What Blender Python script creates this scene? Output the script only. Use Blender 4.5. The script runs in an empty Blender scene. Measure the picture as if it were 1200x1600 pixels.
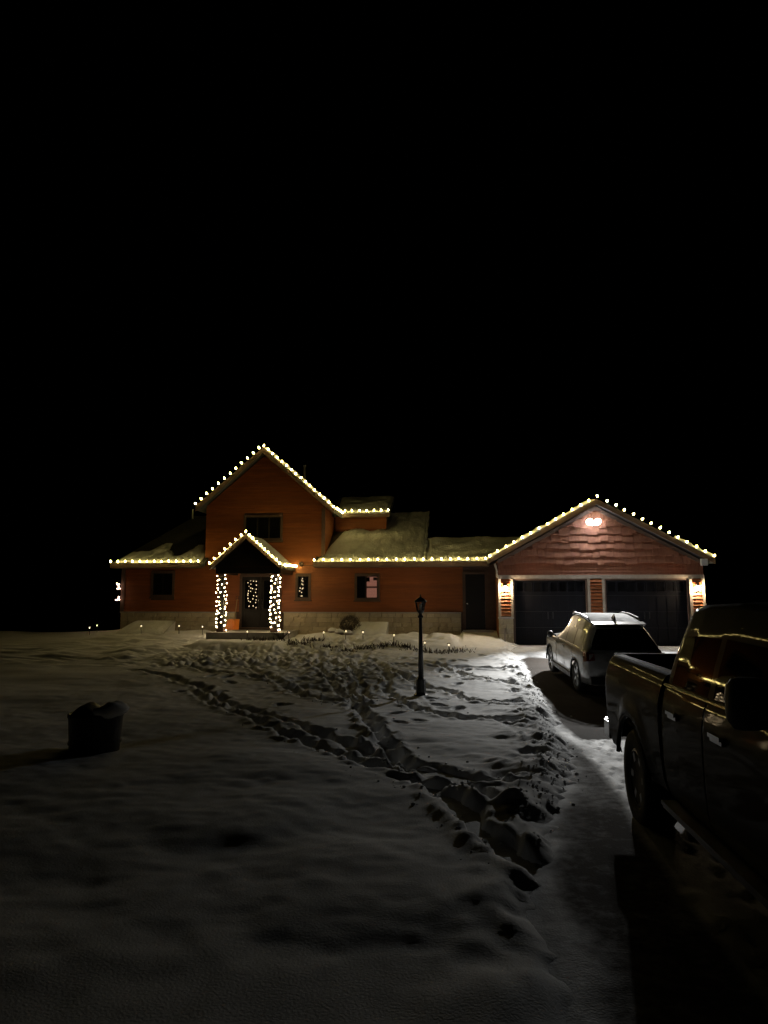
import bpy, math, random
import numpy as np
from mathutils import Vector, Matrix

rnd = random.Random(7)
R = math.radians
scene = bpy.context.scene
COL = scene.collection

# ------------------------------------------------------------------ camera
cam_d = bpy.data.cameras.new('camera')
cam = bpy.data.objects.new('camera', cam_d)
COL.objects.link(cam)
cam.location = (0, 0, 1.7)
cam.rotation_euler = (R(90 + 6.93), 0, R(5.9))
cam_d.sensor_fit = 'VERTICAL'
cam_d.sensor_height = 24.0
cam_d.lens = 24.0 * 1110 / 1600
cam_d.clip_start = 0.05
cam_d.clip_end = 3000
scene.camera = cam

# ------------------------------------------------------------------ night sky
world = bpy.data.worlds.new('World')
scene.world = world
world.use_nodes = True
wn = world.node_tree.nodes
bg = wn['Background']
sky = wn.new('ShaderNodeTexSky')
sky.sky_type = 'NISHITA'
sky.sun_disc = False
sky.sun_elevation = R(-6)
sky.sun_rotation = R(200)
world.node_tree.links.new(sky.outputs[0], bg.inputs[0])
bg.inputs[1].default_value = 0.012

# ------------------------------------------------------------------ exposure / render
scene.view_settings.view_transform = 'Standard'
scene.view_settings.look = 'None'
scene.view_settings.exposure = 0
scene.view_settings.gamma = 1
scene.view_settings.use_curve_mapping = False
cy = scene.cycles
cy.use_denoising = True
cy.denoiser = 'OPENIMAGEDENOISE'
cy.max_bounces = 5
cy.diffuse_bounces = 3
cy.glossy_bounces = 3
cy.transmission_bounces = 4
cy.transparent_max_bounces = 8
cy.caustics_reflective = False
cy.caustics_refractive = False
cy.sample_clamp_indirect = 4
cy.use_light_tree = True

BULB = 54.0          # radiance of the big roof bulbs
MINI = 44.0          # radiance of the small post bulbs
FLOOD = 8600.0       # watts of each floodlight head

# ================================================================== materials
def principled(name, color=(.5, .5, .5), rough=.6, metal=0., spec=.5, coat=0., noise=None, bump=None, emit=None):
    m = bpy.data.materials.new(name)
    m.use_nodes = True
    nt = m.node_tree
    b = nt.nodes['Principled BSDF']
    b.inputs['Base Color'].default_value = (*color, 1)
    b.inputs['Roughness'].default_value = rough
    b.inputs['Metallic'].default_value = metal
    b.inputs['Specular IOR Level'].default_value = spec
    b.inputs['Coat Weight'].default_value = coat
    b.inputs['Coat Roughness'].default_value = .04
    if emit:
        b.inputs['Emission Color'].default_value = (*emit[0], 1)
        b.inputs['Emission Strength'].default_value = emit[1]
    tc = nt.nodes.new('ShaderNodeTexCoord')
    if noise:      # (scale vector, amount, second colour)
        mp = nt.nodes.new('ShaderNodeMapping')
        mp.inputs['Scale'].default_value = noise[0]
        nt.links.new(tc.outputs['Object'], mp.inputs[0])
        n = nt.nodes.new('ShaderNodeTexNoise')
        n.inputs['Scale'].default_value = 1
        n.inputs['Detail'].default_value = 6
        n.inputs['Roughness'].default_value = .65
        nt.links.new(mp.outputs[0], n.inputs[0])
        r = nt.nodes.new('ShaderNodeValToRGB')
        r.color_ramp.elements[0].position = .3
        r.color_ramp.elements[1].position = .7
        r.color_ramp.elements[0].color = (*noise[1], 1)
        r.color_ramp.elements[1].color = (*color, 1)
        nt.links.new(n.outputs[0], r.inputs[0])
        nt.links.new(r.outputs[0], b.inputs['Base Color'])
    if bump:       # (scale, strength, distance)
        n2 = nt.nodes.new('ShaderNodeTexNoise')
        n2.inputs['Scale'].default_value = bump[0]
        n2.inputs['Detail'].default_value = 5
        nt.links.new(tc.outputs['Object'], n2.inputs[0])
        bp = nt.nodes.new('ShaderNodeBump')
        bp.inputs['Strength'].default_value = bump[1]
        bp.inputs['Distance'].default_value = bump[2]
        nt.links.new(n2.outputs[0], bp.inputs['Height'])
        nt.links.new(bp.outputs[0], b.inputs['Normal'])
    return m

def tone_variants(base, fmt, colors, **kw):
    return [principled(f'{fmt}_{i}', c, **kw) for i, c in enumerate(colors)]

M = {}
M['snow'] = principled('snow', (.80, .81, .82), .95, spec=.04, noise=((6, 6, 6), (.68, .69, .70)), bump=(70, .35, .012))
M['roof_snow'] = principled('roof_snow', (.74, .76, .74), .9, spec=.1, noise=((1.6, 1.6, 1.6), (.56, .57, .54)), bump=(14, .6, .05))
M['cedar'] = tone_variants(None, 'stained_cedar', [(.31, .092, .021), (.25, .073, .017), (.36, .108, .025), (.28, .085, .021)], rough=.6, noise=((1.2, 9, 14), (.19, .052, .012)), bump=(30, .25, .01))
M['shake'] = tone_variants(None, 'cedar_shake', [(.33, .135, .068), (.28, .11, .055), (.37, .155, .082), (.30, .122, .060)], rough=.75, noise=((14, 5, 3), (.20, .07, .04)), bump=(40, .4, .01))
M['trim'] = principled('brown_trim', (.105, .064, .046), .65, spec=.3, noise=((3, 9, 9), (.075, .046, .033)))
M['fascia'] = principled('fascia_board', (.12, .075, .05), .55, noise=((2, 8, 8), (.085, .05, .035)))
M['soffit'] = principled('soffit', (.12, .09, .07), .7)
M['greytrim'] = principled('weathered_trim', (.32, .27, .22), .65, noise=((8, 8, 3), (.24, .20, .16)))
M['stone'] = tone_variants(None, 'ledge_stone', [(.54, .45, .30), (.46, .39, .26), (.58, .50, .35), (.40, .34, .24), (.50, .43, .32)], rough=.8, noise=((7, 7, 12), (.34, .29, .19)), bump=(22, .7, .02))
M['mortar'] = principled('mortar', (.20, .18, .14), .9, bump=(30, .4, .01))
M['concrete'] = principled('concrete', (.38, .36, .33), .85, noise=((3, 3, 3), (.28, .27, .25)), bump=(60, .2, .004))
M['shingle'] = principled('roof_shingle', (.060, .058, .05), .85, noise=((4, 9, 9), (.035, .034, .03)), bump=(25, .6, .02))
M['darkdoor'] = principled('dark_door_paint', (.012, .009, .007), .45, spec=.2, noise=((2, 2, 2), (.010, .008, .006)))
M['garagedoor'] = principled('garage_door_paint', (.007, .007, .009), .5, spec=.08, noise=((2, 2, 2), (.006, .006, .008)))
M['glass'] = principled('dark_window_glass', (.006, .006, .007), .02, spec=.5)
M['carglass'] = principled('tinted_car_glass', (.005, .005, .006), .03, spec=.1)
M['carglass'].node_tree.nodes['Principled BSDF'].inputs['IOR'].default_value = 1.22
M['black'] = principled('black_metal', (.012, .012, .012), .45, spec=.5)
M['rubber'] = principled('tyre_rubber', (.016, .016, .016), .8, bump=(40, .4, .01))
M['chrome'] = principled('chrome', (.7, .7, .7), .12, metal=1)
M['alloy'] = principled('alloy_rim', (.30, .30, .31), .35, metal=.9)
M['orange'] = principled('orange_plastic', (.75, .22, .03), .4)
M['wood'] = principled('shovel_handle', (.35, .22, .10), .6)
M['wire'] = principled('light_cable', (.02, .04, .02), .6)
M['tub'] = principled('dark_tub', (.016, .016, .018), .5, noise=((5, 5, 9), (.01, .01, .011)), bump=(14, .4, .02))
M['twig'] = principled('dead_stems', (.055, .04, .026), .9, noise=((20, 20, 20), (.03, .024, .016)))
M['rock'] = principled('garden_rock', (.26, .23, .19), .85, noise=((6, 6, 6), (.17, .15, .12)), bump=(12, .6, .03))
M['white_box'] = principled('white_plastic', (.62, .62, .6), .5)
M['liner'] = principled('clear_cover_plastic', (.52, .52, .50), .35, bump=(10, .3, .02))
M['metalpipe'] = principled('galvanised_pipe', (.45, .45, .44), .4, metal=.7)
M['suvpaint'] = principled('silver_paint', (.16, .16, .152), .38, spec=.4, coat=.5, noise=((2.5, 2.5, 6), (.12, .118, .11)))
M['frost'] = principled('frosted_car_glass', (.34, .34, .32), .35, spec=.5, noise=((5, 5, 5), (.18, .18, .17)))
M['tail'] = principled('tail_lamp', (.10, .006, .004), .12, coat=1)
M['truckpaint'] = principled('charcoal_truck_paint', (.022, .019, .017), .62, metal=.0, spec=.05, coat=.18, noise=((2, 2, 2), (.030, .027, .024)))
M['dirt'] = principled('plastic_trim', (.02, .02, .02), .6)

def emissive(name, color, strength):
    m = bpy.data.materials.new(name)
    m.use_nodes = True
    b = m.node_tree.nodes['Principled BSDF']
    b.inputs['Base Color'].default_value = (*color, 1)
    b.inputs['Emission Color'].default_value = (*color, 1)
    b.inputs['Emission Strength'].default_value = strength
    return m

M['bulb'] = emissive('warm_bulb', (1, .76, .24), BULB)
M['mini'] = emissive('warm_mini_bulb', (1, .74, .42), MINI)
M['pinkmini'] = emissive('pinkish_mini_bulb', (1, .66, .50), 9)
M['lampglass'] = emissive('lit_lantern_bulb', (1, .76, .48), 1900)
M['led'] = emissive('flood_led', (.88, .95, 1), 380)
M['pathled'] = emissive('path_light_led', (1, .78, .48), 3)
M['blind'] = emissive('lit_pink_blind', (.62, .26, .20), .42)

def clear_glass(name, tint=(.9, .9, .85)):
    m = bpy.data.materials.new(name)
    m.use_nodes = True
    nt = m.node_tree
    nt.nodes.clear()
    o = nt.nodes.new('ShaderNodeOutputMaterial')
    mix = nt.nodes.new('ShaderNodeMixShader')
    tr = nt.nodes.new('ShaderNodeBsdfTransparent')
    tr.inputs[0].default_value = (*tint, 1)
    gl = nt.nodes.new('ShaderNodeBsdfGlossy')
    gl.inputs['Roughness'].default_value = .05
    fr = nt.nodes.new('ShaderNodeFresnel')
    nt.links.new(fr.outputs[0], mix.inputs[0])
    nt.links.new(tr.outputs[0], mix.inputs[1])
    nt.links.new(gl.outputs[0], mix.inputs[2])
    nt.links.new(mix.outputs[0], o.inputs[0])
    return m
M['clear'] = clear_glass('clear_pane')

# driveway: asphalt with packed snow where the 'cover' attribute says so
def driveway_material():
    m = bpy.data.materials.new('driveway_asphalt_and_packed_snow')
    m.use_nodes = True
    nt = m.node_tree
    b = nt.nodes['Principled BSDF']
    at = nt.nodes.new('ShaderNodeAttribute')
    at.attribute_name = 'cover'
    tc = nt.nodes.new('ShaderNodeTexCoord')
    n = nt.nodes.new('ShaderNodeTexNoise')
    n.inputs['Scale'].default_value = 9
    n.inputs['Detail'].default_value = 7
    n.inputs['Roughness'].default_value = .7
    nt.links.new(tc.outputs['Object'], n.inputs[0])
    add = nt.nodes.new('ShaderNodeMath'); add.operation = 'MULTIPLY_ADD'
    nt.links.new(n.outputs[0], add.inputs[0]); add.inputs[1].default_value = .9
    nt.links.new(at.outputs['Fac'], add.inputs[2])
    sub = nt.nodes.new('ShaderNodeMath'); sub.operation = 'SUBTRACT'; sub.use_clamp = True
    nt.links.new(add.outputs[0], sub.inputs[0]); sub.inputs[1].default_value = .45
    mix = nt.nodes.new('ShaderNodeMix'); mix.data_type = 'RGBA'
    nt.links.new(sub.outputs[0], mix.inputs['Factor'])
    mix.inputs['A'].default_value = (.036, .031, .027, 1)
    mix.inputs['B'].default_value = (.66, .69, .72, 1)
    nt.links.new(mix.outputs['Result'], b.inputs['Base Color'])
    mr = nt.nodes.new('ShaderNodeMapRange'); mr.inputs['To Min'].default_value = .95; mr.inputs['To Max'].default_value = .65
    nt.links.new(sub.outputs[0], mr.inputs[0]); nt.links.new(mr.outputs[0], b.inputs['Roughness'])
    ms = nt.nodes.new('ShaderNodeMapRange'); ms.inputs['To Min'].default_value = .06; ms.inputs['To Max'].default_value = .22
    nt.links.new(sub.outputs[0], ms.inputs[0]); nt.links.new(ms.outputs[0], b.inputs['Specular IOR Level'])
    n2 = nt.nodes.new('ShaderNodeTexNoise'); n2.inputs['Scale'].default_value = 70
    nt.links.new(tc.outputs['Object'], n2.inputs[0])
    bp = nt.nodes.new('ShaderNodeBump'); bp.inputs['Strength'].default_value = .4; bp.inputs['Distance'].default_value = .01
    nt.links.new(n2.outputs[0], bp.inputs['Height'])
    nt.links.new(bp.outputs[0], b.inputs['Normal'])
    return m
M['driveway'] = driveway_material()

# ================================================================== helpers
def mesh_from(name, verts, faces, smooth=False):
    me = bpy.data.meshes.new(name)
    me.from_pydata([tuple(v) for v in verts], [], faces)
    me.validate()
    me.update()
    if smooth:
        me.shade_smooth()
    return me

def link(name, data, mat=None, parent=None, loc=(0, 0, 0), rot=(0, 0, 0), kind=None):
    o = bpy.data.objects.new(name, data)
    COL.objects.link(o)
    o.location = loc
    o.rotation_euler = rot
    if mat is not None and data is not None and len(data.materials) == 0:
        data.materials.append(mat)
    if parent is not None:
        o.parent = parent
    if kind:
        o['kind'] = kind
    return o

def tag(o, label, cat, group=None):
    o['label'] = label
    o['category'] = cat
    if group:
        o['group'] = group
    return o

def thing(name, label, cat, loc=(0, 0, 0), rz=0., group=None):
    o = link(name, None, loc=loc, rot=(0, 0, rz))
    return tag(o, label, cat, group)

def copy_tree(o, parent=None):
    c = o.copy()
    COL.objects.link(c)
    if parent is not None:
        c.parent = parent
    for ch in list(o.children):
        copy_tree(ch, c)
    return c

class MB:
    """collects simple solids into one mesh"""
    def __init__(self):
        self.v, self.f = [], []
    def add(self, verts, faces):
        n = len(self.v)
        self.v += [tuple(p) for p in verts]
        self.f += [tuple(i + n for i in q) for q in faces]
        return self
    def box(self, x0, x1, y0, y1, z0, z1):
        v = [(x0, y0, z0), (x1, y0, z0), (x1, y1, z0), (x0, y1, z0), (x0, y0, z1), (x1, y0, z1), (x1, y1, z1), (x0, y1, z1)]
        return self.add(v, [(0, 3, 2, 1), (4, 5, 6, 7), (0, 1, 5, 4), (1, 2, 6, 5), (2, 3, 7, 6), (3, 0, 4, 7)])
    def bar(self, a, b, w, h, up=(0, 0, 1)):
        """rectangular bar from a to b, width w (sideways), height h (along up)"""
        a, b, up = Vector(a), Vector(b), Vector(up)
        d = (b - a).normalized()
        s = d.cross(up).normalized()
        u = s.cross(d).normalized()
        v = []
        for p in (a, b):
            for i, j in ((-1, -1), (1, -1), (1, 1), (-1, 1)):
                v.append(p + s * (i * w / 2) + u * (j * h / 2))
        return self.add(v, [(0, 1, 2, 3), (7, 6, 5, 4), (0, 4, 5, 1), (1, 5, 6, 2), (2, 6, 7, 3), (3, 7, 4, 0)])
    def tube(self, pts, r, n=8, cap=True):
        pts = [Vector(p) for p in pts]
        rs = r if isinstance(r, (list, tuple)) else [r] * len(pts)
        base = len(self.v)
        ref = Vector((0, 0, 1))
        for i, p in enumerate(pts):
            d = (pts[min(i + 1, len(pts) - 1)] - pts[max(i - 1, 0)]).normalized()
            rf = ref if abs(d.z) < .95 else Vector((1, 0, 0))
            s = d.cross(rf).normalized(); u = s.cross(d)
            for k in range(n):
                a = 2 * math.pi * k / n
                self.v.append(tuple(p + s * (rs[i] * math.cos(a)) + u * (rs[i] * math.sin(a))))
        for i in range(len(pts) - 1):
            for k in range(n):
                k2 = (k + 1) % n
                self.f.append((base + i * n + k, base + i * n + k2, base + (i + 1) * n + k2, base + (i + 1) * n + k))
        if cap:
            self.f.append(tuple(base + k for k in range(n))[::-1])
            self.f.append(tuple(base + (len(pts) - 1) * n + k for k in range(n)))
        return self
    def lathe(self, prof, n=16, axis='z', at=(0, 0, 0)):
        """prof: [(radius, height)]"""
        base = len(self.v)
        ax, ay, az = at
        for r, h in prof:
            for k in range(n):
                a = 2 * math.pi * k / n
                c, s = r * math.cos(a), r * math.sin(a)
                p = {'z': (c, s, h), 'x': (h, c, s), 'y': (c, h, s)}[axis]
                self.v.append((p[0] + ax, p[1] + ay, p[2] + az))
        for i in range(len(prof) - 1):
            for k in range(n):
                k2 = (k + 1) % n
                self.f.append((base + i * n + k, base + i * n + k2, base + (i + 1) * n + k2, base + (i + 1) * n + k))
        self.f.append(tuple(base + k for k in range(n))[::-1])
        self.f.append(tuple(base + (len(prof) - 1) * n + k for k in range(n)))
        return self
    def mesh(self, name, smooth=False):
        return mesh_from(name, self.v, self.f, smooth)
    def build(self, name, mat, parent=None, smooth=False, loc=(0, 0, 0), rot=(0, 0, 0), kind=None):
        return link(name, self.mesh(name, smooth), mat, parent, loc, rot, kind)

# smooth value noise on arrays
def vnoise(x, y, seed=0):
    rs = np.random.RandomState(seed)
    tab = rs.rand(256, 256)
    xi = np.floor(x).astype(int); yi = np.floor(y).astype(int)
    fx = x - xi; fy = y - yi
    fx = fx * fx * fx * (fx * (fx * 6 - 15) + 10); fy = fy * fy * fy * (fy * (fy * 6 - 15) + 10)
    a = tab[xi % 256, yi % 256]; b = tab[(xi + 1) % 256, yi % 256]
    c = tab[xi % 256, (yi + 1) % 256]; d = tab[(xi + 1) % 256, (yi + 1) % 256]
    return (a * (1 - fx) + b * fx) * (1 - fy) + (c * (1 - fx) + d * fx) * fy - .5

def sstep(e0, e1, x):
    t = np.clip((x - e0) / (e1 - e0), 0, 1)
    return t * t * (3 - 2 * t)

def seg_dist(X, Y, pts):
    """distance to a polyline and the arc length of the nearest point"""
    best = np.full(X.shape, 1e9); arc = np.zeros(X.shape); acc = 0.
    for (x0, y0), (x1, y1) in zip(pts, pts[1:]):
        dx, dy = x1 - x0, y1 - y0
        L2 = dx * dx + dy * dy; L = math.sqrt(L2)
        t = np.clip(((X - x0) * dx + (Y - y0) * dy) / L2, 0, 1)
        d = np.hypot(X - x0 - t * dx, Y - y0 - t * dy)
        m = d < best
        best = np.where(m, d, best); arc = np.where(m, acc + t * L, arc)
        acc += L
    return best, arc

def grid_object(name, xs, ys, Z, mat, kind='structure', cover=None, parent=None):
    nx, ny = len(xs), len(ys)
    X, Y = np.meshgrid(xs, ys)
    co = np.stack([X.ravel(), Y.ravel(), Z.ravel()], 1).astype(np.float32)
    i = np.arange((ny - 1) * (nx - 1)); r = i // (nx - 1); c = i % (nx - 1)
    a = r * nx + c
    quads = np.stack([a, a + 1, a + nx + 1, a + nx], 1).astype(np.int32)
    me = bpy.data.meshes.new(name)
    me.vertices.add(len(co)); me.vertices.foreach_set('co', co.ravel())
    me.loops.add(quads.size); me.loops.foreach_set('vertex_index', quads.ravel())
    me.polygons.add(len(quads))
    me.polygons.foreach_set('loop_start', np.arange(0, quads.size, 4, dtype=np.int32))
    me.update(calc_edges=True)
    me.validate()
    me.shade_smooth()
    if cover is not None:
        at = me.attributes.new('cover', 'FLOAT', 'POINT')
        at.data.foreach_set('value', cover.ravel().astype(np.float32))
    return link(name, me, mat, parent, kind=kind)

def spaced(core0, core1, step, lo, hi, grow=1.18):
    a = list(np.arange(core0, core1 + 1e-6, step))
    s, x = step, core1
    while x < hi:
        s *= grow; x += s; a.append(x)
    s, x = step, core0
    while x > lo:
        s *= grow; x -= s; a.insert(0, x)
    return np.array(a)

# ================================================================== ground
def lawn_z(x, y):
    return np.interp(y, [-60, -30, 0, 7, 10, 14, 17, 20, 23, 26, 27.6, 29, 33, 45, 100, 400],
                     [-.1, -.1, -.1, -.15, -.26, -.40, -.42, -.28, -.1, .12, .28, .3, -.1, -2, -9, -30])
def drive_z(x, y):
    return np.interp(y, [-60, 0, 7, 10, 14, 17, 20, 23, 26, 27, 60], [-.2, -.2, -.23, -.36, -.50, -.51, -.37, -.18, -.03, 0, 0])

EDGE = [(2.2, 26.9), (1.85, 25.6), (1.8, 24.8), (1.9, 21.2), (1.9, 18.4), (1.8, 14.6), (1.6, 12.0), (1.35, 9.3), (1.05, 7.5), (.82, 6.6), (.7, 6.0), (.6, 5.4), (.6, 4.4), (.6, 3.6), (.55, 1), (.5, -60)]
ex = np.array([p[0] for p in EDGE])[::-1]; ey = np.array([p[1] for p in EDGE])[::-1]
def edge_x(y):
    return np.interp(y, ey, ex)

TRACKS = [
    ([(-9.5, 19.8), (-7.6, 18.4), (-5.9, 16.5), (-4.5, 14.2), (-3.2, 12.4), (-2.1, 10.7), (-1.3, 9.6), (-.9, 8.9), (-.4, 8.3), (.1, 7.9), (.6, 7.7)], .17, .13),
    ([(-6.2, 16.3), (-4.65, 13.8), (-3.5, 12.0), (-2.4, 10.35), (-1.55, 9.15), (-1.05, 8.5), (-.6, 8.05)], .14, .11),
    ([(-4.6, 22.0), (-3.2, 18.2), (-2.2, 14.8), (-1.7, 12.8), (-1.3, 11.0), (-1.0, 9.7), (-.6, 8.5)], .16, .13),
    ([(-2.5, 22.1), (-2.1, 20.4), (-1.6, 16.5), (-1.2, 14.9), (-.7, 14.0), (-.2, 13.2), (.2, 12.9), (.9, 12.4)], .17, .14),
    ([(-2.7, 20.8), (-1.7, 19.5), (-.9, 17.7), (-.2, 16.7), (.4, 15.1), (.9, 14.7), (1.3, 14.6)], .16, .12),
    ([(-6.2, 20.6), (-4.4, 17.8), (-3.4, 15.8), (-2.8, 15.2), (-2.2, 14.8), (-1.9, 14.5)], .15, .10),
    ([(-2.8, 18.5), (-2.1, 15.0), (-1.2, 11.0), (-.9, 9.8), (-.6, 8.9), (-.2, 8.4), (.2, 8.0), (.5, 8.0)], .17, .14),
    ([(-.75, 8.0), (-.2, 7.35), (0, 6.9), (.1, 6.5), (.2, 6.1), (.3, 5.8), (.4, 5.5), (.6, 5.3)], .15, .15),
    ([(-8.6, 21.3), (-7.2, 19.8), (-6.1, 19.0), (-4.8, 18.2)], .14, .10),
    ([(-.65, 7.8), (-.2, 7.6), (.1, 7.4), (.35, 7.0)], .12, .13),
    ([(-3.6, 22.5), (-2.9, 19.8), (-2.3, 17.2), (-1.9, 15.2)], .15, .10),
    ([(-7.5, 23.2), (-5.6, 22.2), (-3.2, 21.4), (-.8, 21.0), (1.4, 20.4)], .16, .09),
    ([(-1.4, 22.4), (-.2, 20.2), (.6, 18.6), (1.4, 17.6)], .13, .09),
]

def snow_height(X, Y):
    base = lawn_z(X, Y) + .5 * (drive_z(X, Y) + .10 - lawn_z(X, Y)) * sstep(.2, 1.6, X) * sstep(3, 12, Y) * (Y < 27)
    wx = X + .25 * vnoise(X * .9, Y * .9, 90); wy = Y + .25 * vnoise(X * .9, Y * .9, 91)
    z = base + .09 * vnoise(wx * .45, wy * .6, 1) + .055 * vnoise(wx * 1.15, wy * 1.5, 2) + .018 * vnoise(wx * 3.1, wy * 4.2, 3) + .010 * vnoise(X * 7, Y * 8, 4) + .006 * vnoise(X * 12, Y * 12, 6)
    # trodden trails: a line of uneven hollows with crumbled rims
    for i, (pts, w, dep) in enumerate(TRACKS):
        jx = X + .12 * vnoise(X * 1.6, Y * 1.6, 20 + i) + .05 * vnoise(X * 7, Y * 7, 60 + i)
        jy = Y + .12 * vnoise(X * 1.6, Y * 1.6, 40 + i) + .05 * vnoise(X * 7, Y * 7, 80 + i)
        d, arc = seg_dist(jx, jy, pts)
        ww = w * (.85 + .18 * np.sin(arc * 8.2 + i) + .5 * vnoise(arc * 1.7, arc * 0 + i, 11))
        foot = .72 + .28 * np.cos(arc * 9.0 + 2 * i)
        fade = sstep(0, .5, arc)
        z -= .78 * dep * fade * foot * (1 - sstep(ww * .6, ww * 1.05, d)) * (1 + .5 * vnoise(X * 7.5, Y * 6.5, 37))
        z += .024 * fade * np.exp(-((d - ww * 1.35) / .08) ** 2) * (1 + 2.2 * vnoise(X * 8, Y * 7, 12))
    # single boot prints scattered over the yard
    r = np.random.RandomState(5)
    for _ in range(70):
        fx, fy = r.uniform(-6.5, 1.6), r.uniform(14, 23.5)
        if r.rand() < .5:
            fx, fy = r.uniform(-1.2, 1.5), r.uniform(11.5, 22.5)
        a = r.uniform(-.8, .8); s, c = math.sin(a), math.cos(a)
        m = (np.abs(X - fx) < .5) & (np.abs(Y - fy) < .5)
        if not m.any():
            continue
        u = (X[m] - fx) * c + (Y[m] - fy) * s; v = -(X[m] - fx) * s + (Y[m] - fy) * c
        q = (u / .10) ** 2 + (v / .19) ** 2
        z[m] += -.09 * np.exp(-q ** 2) + .02 * np.exp(-((np.sqrt(q) - 1.5) / .35) ** 2)
    # broad churned-up ground in front of the house
    ch = sstep(19.2, 21.8, Y + .7 * vnoise(X * .5, Y * .5, 15)) * (1 - sstep(25.6, 26.6, Y)) * (1 - sstep(-4.5, -1.5, X)) * sstep(-17, -14.5, X)
    ch = np.maximum(ch, .8 * np.exp(-(((X + 3.2) / 1.6) ** 2 + ((Y - 19.2) / 2.6) ** 2)))
    lump = np.abs(vnoise(X * 3.2, Y * 3.2, 16)) * .26 + vnoise(X * 6.5, Y * 6.0, 17) * .16 + vnoise(X * 13, Y * 12, 36) * .06
    z += ch * (lump - .10)
    # thrown-up ridge of shovelled snow along the drive, with clods
    ed = edge_x(Y) - X
    ridge = np.exp(-((ed - .42) / .34) ** 2) * (1 - sstep(22, 25, Y)) * sstep(1.5, 3.5, Y)
    clod = np.maximum(vnoise(X * 3.0, Y * 1.9, 18), -.05) * .20 + np.abs(vnoise(X * 8, Y * 5, 19)) * .10
    z += ridge * (.03 + clod) * (.30 + .3 * sstep(8, 11, Y) - .2 * sstep(13, 20, Y))
    ch2 = np.exp(-((ed - .35) / .40) ** 2) * (1 - sstep(23, 25, Y)) * sstep(1.5, 3.5, Y)
    z += ch2 * (.35 + .65 * sstep(7, 10, Y)) * (.10 * np.maximum(0, vnoise(X * 10, Y * 5.5, 34)) + .10 * np.maximum(0, vnoise(X * 5.5, Y * 3.6, 35) - .08))
    for cx, cy, rr, hh in [(.55, 8.75, .36, .07), (.85, 8.45, .3, .06), (.3, 9.2, .3, .05), (.75, 10.9, .35, .05), (.52, 6.95, .2, .07), (.95, 13.0, .4, .05)]:
        d = np.hypot(X - cx, (Y - cy) * .9) + .12 * vnoise(X * 5, Y * 5, 31)
        z += .75 * hh * (1 - sstep(rr * .25, rr * 1.05, d)) * (1 + .7 * vnoise(X * 9, Y * 8, 38))
    for cx, cy, rr, hh in [(.22, 6.75, .2, .07), (.62, 6.4, .16, .06), (.42, 8.1, .25, .07), (.95, 11.9, .3, .08), (.9, 9.6, .2, .1)]:
        d = np.hypot(X - cx, (Y - cy) * .8) + .10 * vnoise(X * 5, Y * 5, 32)
        z -= .8 * hh * (1 - sstep(rr * .25, rr * 1.1, d))
    # bank of snow against the house and over the flower bed
    z += .16 * sstep(24.2, 25.6, Y) * (1 - sstep(26.9, 27.8, Y)) * sstep(-6.2, -5.6, X) * (1 - sstep(-.3, .1, X)) * (1 + .9 * vnoise(X * 2.4, Y * 2.4, 21))
    z += .14 * sstep(25.0, 26.2, Y) * (1 - sstep(-9.6, -9.2, X)) * (1 + .9 * vnoise(X * 2.1, Y * 2.1, 22)) * sstep(-16, -13, X) * (1 - sstep(28.2, 29.5, Y))
    # falls to the driveway: below its surface right of the edge
    edge = edge_x(Y) + .22 * vnoise(X * 2.2, Y * 1.7, 25) + .14 * vnoise(X * 6, Y * 5, 26) + .07 * vnoise(X * 13, Y * 12, 39)
    k = np.clip((X - edge + .30) / .40, 0, 1) ** 1.3
    z = z * (1 - k) + (drive_z(X, Y) - .06) * k
    # trodden ramp of the walk to the side door
    walk = sstep(.05, .2, X) * (1 - sstep(1.5, 1.75, X)) * sstep(24.6, 25.4, Y) * (1 - sstep(28.5, 29, Y))
    wz = np.interp(Y, [24.5, 25.4, 27.9, 30], [-.06, .02, .47, .5]) + .02 * vnoise(X * 4, Y * 4, 27)
    z = z * (1 - walk) + wz * walk
    # swept in front of the porch
    pp = sstep(-9.6, -9.1, X) * (1 - sstep(-6.3, -5.9, X)) * sstep(23.9, 24.6, Y) * (1 - sstep(27.0, 27.5, Y))
    z = z * (1 - pp) + (.22 + .02 * vnoise(X * 2, Y * 2, 28)) * pp
    return z

xs = spaced(-8.5, 2.3, .042, -320, 320, 1.16)
ys = spaced(4.0, 27.2, .042, -60, 420, 1.12)
GX, GY = np.meshgrid(xs, ys)
GZ = snow_height(GX, GY)
grid_object('snow_lawn', xs, ys, GZ, M['snow'])

def ground(x, y):
    return float(snow_height(np.array([[x]], float), np.array([[y]], float))[0, 0])

# driveway sheet
dx = spaced(.2, 3.2, .05, -.4, 60, 1.25)
dy = spaced(3.0, 26.7, .05, -60, 26.8, 1.25)
dy = dy[dy < 26.82]
DX, DY = np.meshgrid(dx, dy)
DZ = drive_z(DX, DY) + .012 * vnoise(DX * 2.2, DY * 2.2, 50)
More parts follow.
